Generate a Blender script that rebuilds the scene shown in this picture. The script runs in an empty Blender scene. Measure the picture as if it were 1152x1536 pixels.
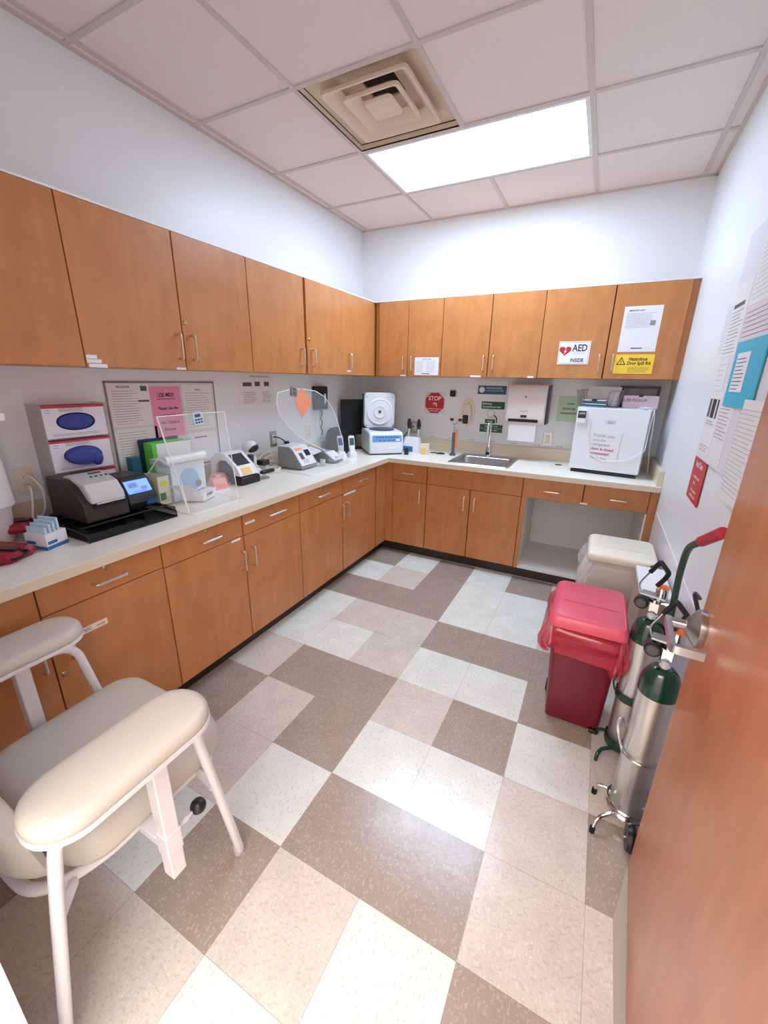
import bpy, bmesh, math, random
from mathutils import Matrix, Vector
random.seed(7)
PI = math.pi
SC = bpy.context.scene
COL = SC.collection

# ------------------------------------------------------------------ materials
def lin(c):
    return tuple((x/255/12.92 if x/255 <= 0.04045 else ((x/255+0.055)/1.055)**2.4) for x in c)
MATS = {}
def mat(name, rgb, rough=0.5, metal=0.0, alpha=1.0, emit=0.0, coat=0.0, trans=0.0, noise=0.0, nscale=8.0, bump=0.0, bscale=60.0, stretch=(1,1,1), rgb2=None, sss=0.0, spec=0.5, aniso=0.0):
    if name in MATS: return MATS[name]
    m = bpy.data.materials.new(name); m.use_nodes = True
    nt = m.node_tree; b = nt.nodes['Principled BSDF']
    c = lin(rgb) + (1,)
    b.inputs['Base Color'].default_value = c
    b.inputs['Roughness'].default_value = rough
    b.inputs['Metallic'].default_value = metal
    b.inputs['Alpha'].default_value = alpha
    b.inputs['Coat Weight'].default_value = coat
    b.inputs['Transmission Weight'].default_value = trans
    b.inputs['Specular IOR Level'].default_value = spec
    if emit:
        b.inputs['Emission Color'].default_value = c; b.inputs['Emission Strength'].default_value = emit
    if noise or bump or rgb2:
        tc = nt.nodes.new('ShaderNodeTexCoord'); mp = nt.nodes.new('ShaderNodeMapping')
        mp.inputs['Scale'].default_value = stretch
        nt.links.new(tc.outputs['Object'], mp.inputs['Vector'])
    if noise or rgb2:
        n = nt.nodes.new('ShaderNodeTexNoise'); n.inputs['Scale'].default_value = nscale; n.inputs['Detail'].default_value = 4
        nt.links.new(mp.outputs['Vector'], n.inputs['Vector'])
        r = nt.nodes.new('ShaderNodeValToRGB')
        c2 = lin(rgb2) + (1,) if rgb2 else tuple(x*(1-noise) for x in c[:3]) + (1,)
        r.color_ramp.elements[0].position = .3; r.color_ramp.elements[1].position = .7
        r.color_ramp.elements[0].color = c2; r.color_ramp.elements[1].color = c
        nt.links.new(n.outputs['Fac'], r.inputs['Fac']); nt.links.new(r.outputs['Color'], b.inputs['Base Color'])
    if bump:
        n2 = nt.nodes.new('ShaderNodeTexNoise'); n2.inputs['Scale'].default_value = bscale; n2.inputs['Detail'].default_value = 3
        bp = nt.nodes.new('ShaderNodeBump'); bp.inputs['Strength'].default_value = bump; bp.inputs['Distance'].default_value = .01
        nt.links.new(mp.outputs['Vector'], n2.inputs['Vector']); nt.links.new(n2.outputs['Fac'], bp.inputs['Height']); nt.links.new(bp.outputs['Normal'], b.inputs['Normal'])
    MATS[name] = m
    return m

def wood_mat(name, a, bcol, ccol, rough=.32):
    m = bpy.data.materials.new(name); m.use_nodes = True; nt = m.node_tree; b = nt.nodes['Principled BSDF']
    tc = nt.nodes.new('ShaderNodeTexCoord'); mp = nt.nodes.new('ShaderNodeMapping'); mp.inputs['Scale'].default_value = (14, 14, 1.6)
    nt.links.new(tc.outputs['Object'], mp.inputs['Vector'])
    n = nt.nodes.new('ShaderNodeTexNoise'); n.inputs['Scale'].default_value = 1.2; n.inputs['Detail'].default_value = 6; n.inputs['Distortion'].default_value = .6
    nt.links.new(mp.outputs['Vector'], n.inputs['Vector'])
    r = nt.nodes.new('ShaderNodeValToRGB'); e = r.color_ramp.elements
    e[0].position = .28; e[0].color = lin(bcol)+(1,); e[1].position = .72; e[1].color = lin(a)+(1,)
    nt.links.new(n.outputs['Fac'], r.inputs['Fac'])
    mp2 = nt.nodes.new('ShaderNodeMapping'); mp2.inputs['Scale'].default_value = (5, 5, 3); nt.links.new(tc.outputs['Object'], mp2.inputs['Vector'])
    n2 = nt.nodes.new('ShaderNodeTexNoise'); n2.inputs['Scale'].default_value = 2.2; n2.inputs['Detail'].default_value = 3
    nt.links.new(mp2.outputs['Vector'], n2.inputs['Vector'])
    r2 = nt.nodes.new('ShaderNodeValToRGB'); r2.color_ramp.elements[0].position = .45; r2.color_ramp.elements[1].position = .75
    r2.color_ramp.elements[0].color = (0,0,0,1); r2.color_ramp.elements[1].color = (.55,.55,.55,1)
    nt.links.new(n2.outputs['Fac'], r2.inputs['Fac'])
    mx = nt.nodes.new('ShaderNodeMix'); mx.data_type = 'RGBA'; mx.inputs[7].default_value = lin(ccol)+(1,)
    nt.links.new(r2.outputs['Color'], mx.inputs[0]); nt.links.new(r.outputs['Color'], mx.inputs[6]); nt.links.new(mx.outputs[2], b.inputs['Base Color'])
    b.inputs['Roughness'].default_value = rough; b.inputs['Specular IOR Level'].default_value = .5
    MATS[name] = m; return m

def tile_mat(name, base, chips, amount=.62, chip2=None):
    m = bpy.data.materials.new(name); m.use_nodes = True; nt = m.node_tree; b = nt.nodes['Principled BSDF']
    L = nt.links.new
    tc = nt.nodes.new('ShaderNodeTexCoord')
    def chipmask(scale, sx, sy, thr, rot):
        mp = nt.nodes.new('ShaderNodeMapping'); mp.inputs['Scale'].default_value = (sx, sy, 1); mp.inputs['Rotation'].default_value = (0,0,rot)
        L(tc.outputs['Object'], mp.inputs['Vector'])
        n = nt.nodes.new('ShaderNodeTexNoise'); n.inputs['Scale'].default_value = scale; n.inputs['Detail'].default_value = 2
        L(mp.outputs['Vector'], n.inputs['Vector'])
        r = nt.nodes.new('ShaderNodeValToRGB'); r.color_ramp.elements[0].position = thr; r.color_ramp.elements[1].position = thr+.03
        L(n.outputs['Fac'], r.inputs['Fac']); return r.outputs['Color']
    m1 = chipmask(150, 1, .4, amount, .5); m2 = chipmask(130, .45, 1, amount+.02, 2.1)
    mx = nt.nodes.new('ShaderNodeMix'); mx.data_type = 'RGBA'; mx.inputs[6].default_value = lin(base)+(1,); mx.inputs[7].default_value = lin(chips)+(1,); L(m1, mx.inputs[0])
    mx2 = nt.nodes.new('ShaderNodeMix'); mx2.data_type = 'RGBA'; mx2.inputs[7].default_value = lin(chip2 or chips)+(1,); L(mx.outputs[2], mx2.inputs[6]); L(m2, mx2.inputs[0])
    # cloudy variation
    n = nt.nodes.new('ShaderNodeTexNoise'); n.inputs['Scale'].default_value = 9; n.inputs['Detail'].default_value = 4; L(tc.outputs['Object'], n.inputs['Vector'])
    mp3 = nt.nodes.new('ShaderNodeMapRange'); mp3.inputs[1].default_value = .3; mp3.inputs[2].default_value = .7; mp3.inputs[3].default_value = .93; mp3.inputs[4].default_value = 1.05; L(n.outputs['Fac'], mp3.inputs[0])
    vm = nt.nodes.new('ShaderNodeVectorMath'); vm.operation = 'SCALE'; L(mx2.outputs[2], vm.inputs[0]); L(mp3.outputs[0], vm.inputs['Scale'])
    # seams
    sp = nt.nodes.new('ShaderNodeSeparateXYZ'); L(tc.outputs['Object'], sp.inputs[0])
    outs = []
    for ax in ('X', 'Y'):
        a = nt.nodes.new('ShaderNodeMath'); a.operation = 'DIVIDE'; a.inputs[1].default_value = .3048; L(sp.outputs[ax], a.inputs[0])
        a2 = nt.nodes.new('ShaderNodeMath'); a2.operation = 'ADD'; a2.inputs[1].default_value = 100.5; L(a.outputs[0], a2.inputs[0])
        f = nt.nodes.new('ShaderNodeMath'); f.operation = 'FRACT'; L(a2.outputs[0], f.inputs[0])
        s = nt.nodes.new('ShaderNodeMath'); s.operation = 'SUBTRACT'; s.inputs[1].default_value = .5; L(f.outputs[0], s.inputs[0])
        ab = nt.nodes.new('ShaderNodeMath'); ab.operation = 'ABSOLUTE'; L(s.outputs[0], ab.inputs[0])
        lt = nt.nodes.new('ShaderNodeMath'); lt.operation = 'LESS_THAN'; lt.inputs[1].default_value = .0032; L(ab.outputs[0], lt.inputs[0]); outs.append(lt)
    mxm = nt.nodes.new('ShaderNodeMath'); mxm.operation = 'MAXIMUM'; L(outs[0].outputs[0], mxm.inputs[0]); L(outs[1].outputs[0], mxm.inputs[1])
    mm = nt.nodes.new('ShaderNodeMath'); mm.operation = 'MULTIPLY'; mm.inputs[1].default_value = .45; L(mxm.outputs[0], mm.inputs[0])
    mx3 = nt.nodes.new('ShaderNodeMix'); mx3.data_type = 'RGBA'; mx3.inputs[7].default_value = lin((120,108,98))+(1,); L(vm.outputs[0], mx3.inputs[6]); L(mm.outputs[0], mx3.inputs[0])
    L(mx3.outputs[2], b.inputs['Base Color'])
    nr = nt.nodes.new('ShaderNodeTexNoise'); nr.inputs['Scale'].default_value = 14; L(tc.outputs['Object'], nr.inputs['Vector'])
    mr = nt.nodes.new('ShaderNodeMapRange'); mr.inputs[3].default_value = .16; mr.inputs[4].default_value = .28; L(nr.outputs['Fac'], mr.inputs[0]); L(mr.outputs[0], b.inputs['Roughness'])
    bp = nt.nodes.new('ShaderNodeBump'); bp.inputs['Strength'].default_value = .12; bp.inputs['Distance'].default_value = .004
    nb = nt.nodes.new('ShaderNodeTexNoise'); nb.inputs['Scale'].default_value = 40; L(tc.outputs['Object'], nb.inputs['Vector']); L(nb.outputs['Fac'], bp.inputs['Height']); L(bp.outputs['Normal'], b.inputs['Normal'])
    MATS[name] = m; return m

WOOD = wood_mat('honey_maple', (199,134,80), (187,121,70), (166,104,58))
WOODD = wood_mat('door_veneer', (196,128,84), (180,110,68), (165,98,60), .3)
T_D = tile_mat('tile_taupe', (164,151,139), (182,170,158), .60)
T_W = tile_mat('tile_white', (228,233,227), (203,210,204), .61, (233,236,231))
T_B = tile_mat('tile_beige', (212,206,195), (220,214,205), .56, (202,195,184))
WALL = mat('wall_paint', (232,237,240), .38, bump=.03, bscale=160)
PANEL = mat('wall_panel', (226,224,230), .18)
CEIL = mat('ceiling_tile', (236,230,228), .9, noise=.05, nscale=180, bump=.25, bscale=220)
TEE = mat('ceiling_tee', (205,198,196), .5)
COUNTER = mat('laminate', (246,241,229), .3, noise=.05, nscale=120)
CEDGE = mat('laminate_edge', (222,208,184), .35)
BLACKV = mat('vinyl_base', (46,38,34), .45)
SEAM = mat('seam_dark', (60,32,18), .8)
NICKEL = mat('satin_nickel', (222,214,204), .36, metal=1)
CHROME = mat('chrome', (215,215,218), .12, metal=1)
STEEL = mat('stainless', (190,192,194), .28, metal=1, noise=.1, nscale=30)
ALU = mat('brushed_aluminium', (228,228,226), .3, metal=.88, noise=.16, nscale=9, stretch=(6,6,1))
BRASS = mat('lock_metal', (190,172,140), .3, metal=1)
WHITE = mat('white_plastic', (236,237,240), .35)
WHITEL = mat('white_laminate', (222,226,222), .5)
IVORY = mat('ivory_plastic', (232,224,206), .4)
PAPER = mat('paper', (232,231,234), .8)
PAPERB = mat('paper_aged', (232,230,229), .8)
INK = mat('ink', (52,50,54), .8)
INKG = mat('ink_grey', (150,148,152), .8)
INKR = mat('ink_red', (176,60,70), .8)
BLACK = mat('black_plastic', (24,24,26), .35)
BLACKM = mat('matte_black', (16,16,18), .6)
RUBBER = mat('black_rubber', (14,14,14), .7)
DKBROWN = mat('printer_charcoal', (52,44,42), .45)
LGREY = mat('light_grey_plastic', (196,196,194), .4)
GREY = mat('grey_plastic', (138,142,142), .45)
DGREY = mat('dark_grey', (84,86,88), .5)
ACRY = mat('clear_acrylic', (240,246,246), .05, alpha=.07, spec=.5)
ACRYE = mat('acrylic_edge', (248,252,252), .15, alpha=.75)
BLUEG = mat('glove_blue', (52,66,146), .6, bump=.5, bscale=35)
BLUEGD = mat('glove_hole', (24,26,70), .8)
PINK = mat('pink_paper', (236,150,186), .8)
RED = mat('red_sign', (196,44,44), .5)
REDP = mat('red_print', (200,60,84), .6)
GREEN = mat('sign_green', (26,92,62), .5)
LIME = mat('binder_green', (104,206,74), .35)
LIMEP = mat('pale_green_paper', (196,226,192), .8)
TEAL = mat('teal_plastic', (20,96,112), .4)
NAVY = mat('navy_binder', (30,52,84), .4)
BLUE = mat('label_blue', (46,110,168), .5)
BLUES = mat('sign_blue', (48,92,132), .5)
YEL = mat('yellow_sign', (250,208,64), .6)
ORANGE = mat('orange_plastic', (240,120,70), .5)
ORANGEP = mat('orange_paper', (226,138,98), .8)
YSTK = mat('yellow_sticker', (250,206,120), .7)
CORAL = mat('coral_plastic', (236,136,122), .4)
VINYL = mat('taupe_vinyl', (204,198,186), .38, bump=.04, bscale=300)
FRAME = mat('white_enamel', (226,224,226), .28)
BINRED = mat('red_bin', (114,15,40), .32)
LIDRED = mat('red_lid', (226,92,116), .35)
BAGRED = mat('red_bag', (212,54,82), .16, alpha=.55, bump=.6, bscale=9, stretch=(1,1,.5))
BAGCLR = mat('clear_bag', (248,246,240), .12, alpha=.5, bump=.8, bscale=10, stretch=(1,1,.4))
BINBGE = mat('beige_bin', (180,162,142), .45)
LIDBGE = mat('cream_lid', (238,232,214), .4)
TGREEN = mat('cylinder_green', (10,56,42), .22, coat=.5)
CGREEN = mat('cart_green', (22,62,44), .35)
GRIPR = mat('red_grip', (176,34,48), .5)
DIFF = mat('diffuser_beige', (228,214,196), .5)
TROF = mat('lamp_diffuser', (205,230,255), .5, emit=5.4)
SCRB = mat('screen_blue', (62,92,214), .3, emit=1.0)
SCRK = mat('screen_dark', (58,62,68), .2)
SCRG = mat('screen_green', (44,104,92), .3)
SCRP = mat('panel_blue', (108,160,214), .4)
CYAN = mat('cyan_folder', (60,182,214), .55)
PUR = mat('purple_print', (110,90,170), .6)
REDPCH = mat('red_pouch', (156,24,44), .4, bump=.4, bscale=30)
ICE = mat('ice_blue', (196,222,236), .4)
HALL = mat('corridor_paint', (224,214,208), .6)

# ------------------------------------------------------------------ mesh builder
_tc = {}
def text_geo(s, bold):
    k = (s, bold)
    if k in _tc: return _tc[k]
    cu = bpy.data.curves.new('t', 'FONT'); cu.body = s; cu.size = 1; cu.align_x = 'CENTER'; cu.align_y = 'CENTER'; cu.offset = .02 if bold else 0; cu.resolution_u = 3
    o = bpy.data.objects.new('t', cu); COL.objects.link(o); bpy.context.view_layer.update()
    me = bpy.data.meshes.new_from_object(o.evaluated_get(bpy.context.evaluated_depsgraph_get()))
    g = ([tuple(v.co) for v in me.vertices], [tuple(p.vertices) for p in me.polygons])
    bpy.data.objects.remove(o); bpy.data.curves.remove(cu); bpy.data.meshes.remove(me)
    _tc[k] = g; return g

def rr(w, d, r, n=5, cx=0, cy=0):
    pts = []
    for sx, sy, a0 in ((1,1,0), (-1,1,PI/2), (-1,-1,PI), (1,-1,1.5*PI)):
        for i in range(n+1):
            a = a0 + i*(PI/2)/n
            pts.append((cx + sx*(w/2-r) + r*math.cos(a), cy + sy*(d/2-r) + r*math.sin(a)))
    return pts

def smooth_path(pts, rad=.03, n=5):
    P = [Vector(p) for p in pts]; out = [P[0]]
    for i in range(1, len(P)-1):
        a, b, c = P[i-1], P[i], P[i+1]
        d1 = (a-b); d2 = (c-b); r = min(rad, d1.length*.49, d2.length*.49)
        s = b + d1.normalized()*r; e = b + d2.normalized()*r
        for k in range(n+1):
            t = k/n; out.append(s*(1-t)**2 + b*2*t*(1-t) + e*t*t)
    out.append(P[-1]); return out

class B:
    def __init__(s, M=None):
        s.bm = bmesh.new(); s.M = M or Matrix(); s.mi = 0
    def _f(s, vs):
        try:
            f = s.bm.faces.new(vs); f.material_index = s.mi; return f
        except ValueError: return None
    def v(s, p): return s.bm.verts.new(s.M @ Vector(p))
    def poly(s, pts):
        s._f([s.v(p) for p in pts]); return s
    def box(s, x0, x1, y0, y1, z0, z1):
        V = [s.v((x, y, z)) for z in (z0, z1) for y in (y0, y1) for x in (x0, x1)]
        for q in ((0,2,3,1), (4,5,7,6), (0,1,5,4), (2,6,7,3), (0,4,6,2), (1,3,7,5)): s._f([V[i] for i in q])
        return s
    def hexa(s, P):  # 8 points: bottom 4 ccw, top 4 ccw
        V = [s.v(p) for p in P]
        for q in ((3,2,1,0), (4,5,6,7), (0,1,5,4), (1,2,6,5), (2,3,7,6), (3,0,4,7)): s._f([V[i] for i in q])
        return s
    def loft(s, loops, cap=True, closed=True, cap0=True):
        R = [[s.v(p) for p in lp] for lp in loops]; n = len(R[0])
        for a, b in zip(R, R[1:]):
            for i in range(n if closed else n-1):
                j = (i+1) % n; s._f([a[i], a[j], b[j], b[i]])
        if cap:
            if cap0: s._f(list(reversed(R[0])))
            s._f(R[-1])
        return s
    def prism(s, prof, x0, x1, axis='x'):
        if axis == 'x': f = lambda a, p: (a, p[0], p[1])
        elif axis == 'y': f = lambda a, p: (p[0], a, p[1])
        else: f = lambda a, p: (p[0], p[1], a)
        return s.loft([[f(x0, p) for p in prof], [f(x1, p) for p in prof]])
    def tube(s, pts, r, n=8, cap=True):
        P = [Vector(p) for p in pts]
        if len(P) < 2: return s
        t = (P[1]-P[0]).normalized(); u = t.orthogonal().normalized(); loops = []
        for i, p in enumerate(P):
            if i == 0: d = P[1]-P[0]
            elif i == len(P)-1: d = P[-1]-P[-2]
            else: d = (P[i+1]-P[i]).normalized() + (P[i]-P[i-1]).normalized()
            d = d.normalized(); u = (u - d*u.dot(d)); u = u.normalized() if u.length > 1e-6 else d.orthogonal().normalized(); w = d.cross(u)
            rad = r[i] if isinstance(r, (list, tuple)) else r
            loops.append([p + u*rad*math.cos(2*PI*k/n) + w*rad*math.sin(2*PI*k/n) for k in range(n)])
        return s.loft(loops, cap)
    def cyl(s, a, b, r, r2=None, n=20): return s.tube([a, b], [r, r if r2 is None else r2], n)
    def lathe(s, prof, c=(0,0,0), n=28, axis='z'):
        loops = []
        for r, h in prof:
            r = max(r, 1e-4); lp = []
            for k in range(n):
                a = 2*PI*k/n; x, y = r*math.cos(a), r*math.sin(a)
                if axis == 'z': lp.append((c[0]+x, c[1]+y, c[2]+h))
                elif axis == 'y': lp.append((c[0]+x, c[1]+h, c[2]-y))
                else: lp.append((c[0]+h, c[1]+x, c[2]+y))
            loops.append(lp)
        return s.loft(loops)
    def ball(s, c, r, n=12, sq=(1,1,1)):
        k = n//2
        loops = [[(c[0]+sq[0]*r*math.sin(PI*i/k)*math.cos(2*PI*j/n), c[1]+sq[1]*r*math.sin(PI*i/k)*math.sin(2*PI*j/n), c[2]-sq[2]*r*math.cos(PI*i/k)) for j in range(n)] for i in range(k+1)]
        loops[0] = [(c[0]+1e-4*math.cos(2*PI*j/n), c[1]+1e-4*math.sin(2*PI*j/n), c[2]-sq[2]*r) for j in range(n)]
        loops[-1] = [(c[0]+1e-4*math.cos(2*PI*j/n), c[1]+1e-4*math.sin(2*PI*j/n), c[2]+sq[2]*r) for j in range(n)]
        return s.loft(loops)
    def text(s, st, x, z, y, size, bold=False, sx=1.0, align='C'):
        V, F = text_geo(st, bold)
        xs = [a[0] for a in V] or [0]; dx = 0
        if align == 'L': dx = -min(xs)
        vs = [s.v((x + (a[0]+dx)*size*sx, y, z + a[1]*size)) for a in V]
        for f in F: s._f([vs[i] for i in f])
        return s
    def rect(s, x0, x1, z0, z1, y): return s.poly([(x0,y,z0), (x1,y,z0), (x1,y,z1), (x0,y,z1)])
    def build(s, name, m, parent=None, world=False, smooth=True, bev=0.0, kind=None, sharp=35, solid=0.0):
        me = bpy.data.meshes.new(name)
        bmesh.ops.recalc_face_normals(s.bm, faces=s.bm.faces[:]) if solid == 0 else None
        s.bm.to_mesh(me); s.bm.free()
        o = bpy.data.objects.new(name, me); COL.objects.link(o)
        for q in (m if isinstance(m, (list, tuple)) else [m]): me.materials.append(q)
        if parent:
            r = parent
            while r.parent: r = r.parent
            if world: me.transform((Matrix.Translation(r.location) @ Matrix.Rotation(r.rotation_euler.z, 4, 'Z')).inverted())
            o.parent = parent
        if smooth and me.polygons:
            me.shade_smooth(); me.set_sharp_from_angle(angle=math.radians(sharp))
        if bev:
            bv = o.modifiers.new('bevel', 'BEVEL'); bv.width = bev; bv.segments = 2; bv.limit_method = 'ANGLE'; bv.angle_limit = math.radians(40)
        if kind: o['kind'] = kind
        return o

def thing(name, label, cat, loc=(0,0,0), rz=0, group=None):
    o = bpy.data.objects.new(name, None); COL.objects.link(o); o.empty_display_size = .05
    o.location = loc; o.rotation_euler = (0,0,rz); o['label'] = label; o['category'] = cat
    if group: o['group'] = group
    return o
def tag(o, label, cat, group=None):
    o['label'] = label; o['category'] = cat
    if group: o['group'] = group
    return o
def setorigin(o, loc):   # move a top-level mesh's origin to its base
    o.data.transform(Matrix.Translation(-Vector(loc))); o.location = loc
    return o

XL, XR, YB, YF, H = -1.42, 1.152, 2.685, -.92, 2.745
T = .3048
CT = .865   # countertop height
def side(s, u, z, off=0.0):
    """location and rotation on a wall/cabinet plane; local x = right as seen, -y = out of the wall"""
    if s == 'L': return (XL+off, u, z), PI/2
    if s == 'B': return (u, YB-off, z), 0
    if s == 'R': return (XR-off, u, z), -PI/2
LU = .32 + .0   # upper cabinet depth on the left wall (front at x=-1.10)

# ------------------------------------------------------------------ floor
pat = {}
rows = {  # j : string for i=-3..3
 6:'DWDWDBB', 5:'WBDWWBB', 4:'DDDWWBB', 3:'WBBDDDB', 2:'WWBWWDB', 1:'BDDBDWB', 0:'DBDWWBD', -1:'DBWDDBB', -2:'BWDBWDB', -3:'DBBWBWD', -4:'WDBBDWB'}
b = B()
order = 'DWB'
for j in range(-12, 9):
    for i in range(-6, 5):
        x0, x1, y0, y1 = i*T, (i+1)*T, j*T, (j+1)*T
        x0, x1 = max(x0, XL-.02), min(x1, XR+.02); y0, y1 = max(y0, -3.2), min(y1, YB+.02)
        if x1 <= x0 or y1 <= y0: continue
        c = rows[j][i+3] if (j in rows and -3 <= i <= 3) else random.choice('DWBB')
        b.mi = order.index(c); b.poly([(x0,y0,0), (x1,y0,0), (x1,y1,0), (x0,y1,0)])
b.build('floor', [T_D, T_W, T_B], kind='structure', smooth=False)

# ------------------------------------------------------------------ walls
def struct(name, bb, m, **k):
    return bb.build(name, m, kind='structure', smooth=False, **k)
struct('wall_left', B().box(XL-.1, XL, YF-.15, YB+.1, 0, H+.1), WALL)
struct('wall_back', B().box(XL-.1, XR+.1, YB, YB+.1, 0, H+.1), WALL)
struct('wall_right', B().box(XR, XR+.1, YF-.15, YB+.1, 0, H+.1), WALL)
JX0, JX1 = -.09, 1.0
bb = B().box(XL, JX0, YF-.13, YF, 0, H+.05).box(JX1, XR, YF-.13, YF, 0, H+.05).box(JX0, JX1, YF-.13, YF, 2.14, H+.05)
struct('wall_front', bb, WALL)
struct('trim_1', B().box(XR-.004, XR, YF, 2.03, .0, .705), PANEL)
# right-hand floor edge strip beside the open door
b = B(); b.loft([[(.978,-.9,.0005),(1.06,-.9,.0005),(1.06,.17,.0005),(1.033,.174,.0005),(.988,-.005,.0005)], [(.978,-.9,.004),(1.06,-.9,.004),(1.06,.17,.004),(1.033,.174,.004),(.988,-.005,.004)]])
struct('trim_2', b, mat('floor_strip', (178,168,154), .35))
b = B()
b.box(XR-.012, XR-.004, .2, 2.13, 0, .1)
struct('baseboard_right', b, mat('base_white', (216,214,216), .4))
# corridor beyond the doorway
b = B().box(-2.6, 3.2, -3.3, -3.2, 0, H); struct('wall_corridor', b, HALL)
struct('ceiling_corridor', B().box(-2.6, 3.2, -3.2, YF-.13, 2.75, 2.8), mat('corridor_ceiling', (216,212,210), .8))

# ------------------------------------------------------------------ ceiling
OX, OY = -1.3584, .2939; G = .6096
xs = [XL] + [OX+G*k for k in range(0,5)] + [XR]
ys = [YF] + [OY+G*k for k in range(-1,4)] + [YB]
b = B()
for i in range(len(xs)-1):
    for j in range(len(ys)-1):
        if i == 2 and j == 3: continue      # air diffuser
        if i in (2,3) and j == 4: continue  # light fixture
        b.box(xs[i]+.0, xs[i+1], ys[j], ys[j+1], H+.007, H+.02)
struct('ceiling', b, CEIL)
b = B(); w = .012
for x in xs[1:-1]: b.box(x-w, x+w, YF, OY+G*2, H, H+.007)
for x in xs[1:-1]:
    if abs(x-(OX+2*G)) < .01: b.box(x-w, x+w, OY+3*G, YB, H, H+.007)
    else: b.box(x-w, x+w, OY+G*2, YB, H, H+.007)
for y in ys[1:-1]: b.box(XL, XR, y-w, y+w, H+.0004, H+.0074)
b.box(XL, XL+.018, YF, YB, H-.001, H+.007).box(XR-.018, XR, YF, YB, H-.001, H+.007).box(XL, XR, YB-.018, YB, H-.001, H+.007)
struct('trim_3', b, TEE)
# stain on one ceiling tile is part of the tile material; fixture
lx0, lx1, ly0, ly1 = OX+G, OX+3*G, OY+2*G, OY+3*G
t = thing('ceiling_light', 'glowing rectangular recessed ceiling light panel beside the square air vent', 'light', ((lx0+lx1)/2, (ly0+ly1)/2, H))
b = B()
for a in ((lx0+w, lx1-w, ly0+w, ly0+w+.02), (lx0+w, lx1-w, ly1-w-.02, ly1-w), (lx0+w, lx0+w+.02, ly0+w+.02, ly1-w-.02), (lx1-w-.02, lx1-w, ly0+w+.02, ly1-w-.02)):
    b.box(a[0], a[1], a[2], a[3], H-.001, H+.02)
b.build('frame', mat('lamp_frame', (232,236,240), .4), t, True)
B().box(lx0+w+.02, lx1-w-.02, ly0+w+.02, ly1-w-.02, H+.006, H+.012).build('diffuser', TROF, t, True)
# diffuser vent
vx0, vx1, vy0, vy1 = OX+G+w, OX+2*G-w, OY+G+w, OY+2*G-w
vcx, vcy = (vx0+vx1)/2, (vy0+vy1)/2; hw = (vx1-vx0)/2
t = thing('ceiling_vent', 'square beige air diffuser with stepped louvres in the ceiling', 'vent', (vcx, vcy, H))
def sq(h, z, r=.0): return [(vcx+p[0], vcy+p[1], z) for p in rr(2*h, 2*h, max(r, .001), 3)]
def circ(r, z): return [(vcx+r*math.cos(a), vcy+r*math.sin(a), z) for a in [math.atan2(q[1]-vcy, q[0]-vcx) for q in sq(.12, z)]]
b = B(); b.loft([sq(hw, H), sq(hw, H+.035), sq(hw-.012, H+.04), sq(.215, H+.052), sq(.17, H+.075), circ(.12, H+.09), circ(.12, H+.1)], cap=False); b.build('housing', DIFF, t, True, solid=0.0)
b = B(); b.loft([[(vcx+.12*math.cos(a), vcy+.12*math.sin(a), z) for a in [2*PI*k/28 for k in range(28)]] for z in (H+.101, H+.3)]); b.box(vx0,vx1,vy0,vy1,H+.31,H+.32).box(vx0-.01,vx0,vy0,vy1,H+.03,H+.32).box(vx1,vx1+.01,vy0,vy1,H+.03,H+.32).box(vx0,vx1,vy0-.01,vy0,H+.03,H+.32).box(vx0,vx1,vy1,vy1+.01,H+.03,H+.32); b.build('duct', mat('duct_dark', (34,26,22), .8), t, True)
for k, (h0, z0, h1, z1) in enumerate(((.222, H-.002, .165, H+.05), (.145, H-.004, .1, H+.042))):
    b = B(); b.loft([sq(h0, z0, .02), sq(h0, z0+.014, .02), sq(h1, z1, .02), sq(h1-.006, z1-.004, .02), sq(h0-.016, z0+.004, .02), sq(h0, z0, .02)], cap=False); b.build('louvre', DIFF, t, True)
b = B(); b.loft([sq(.07, H+.0, .015), sq(.075, H+.012, .015), sq(.045, H+.035, .015)]); b.build('centre_plate', DIFF, t, True)

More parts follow.
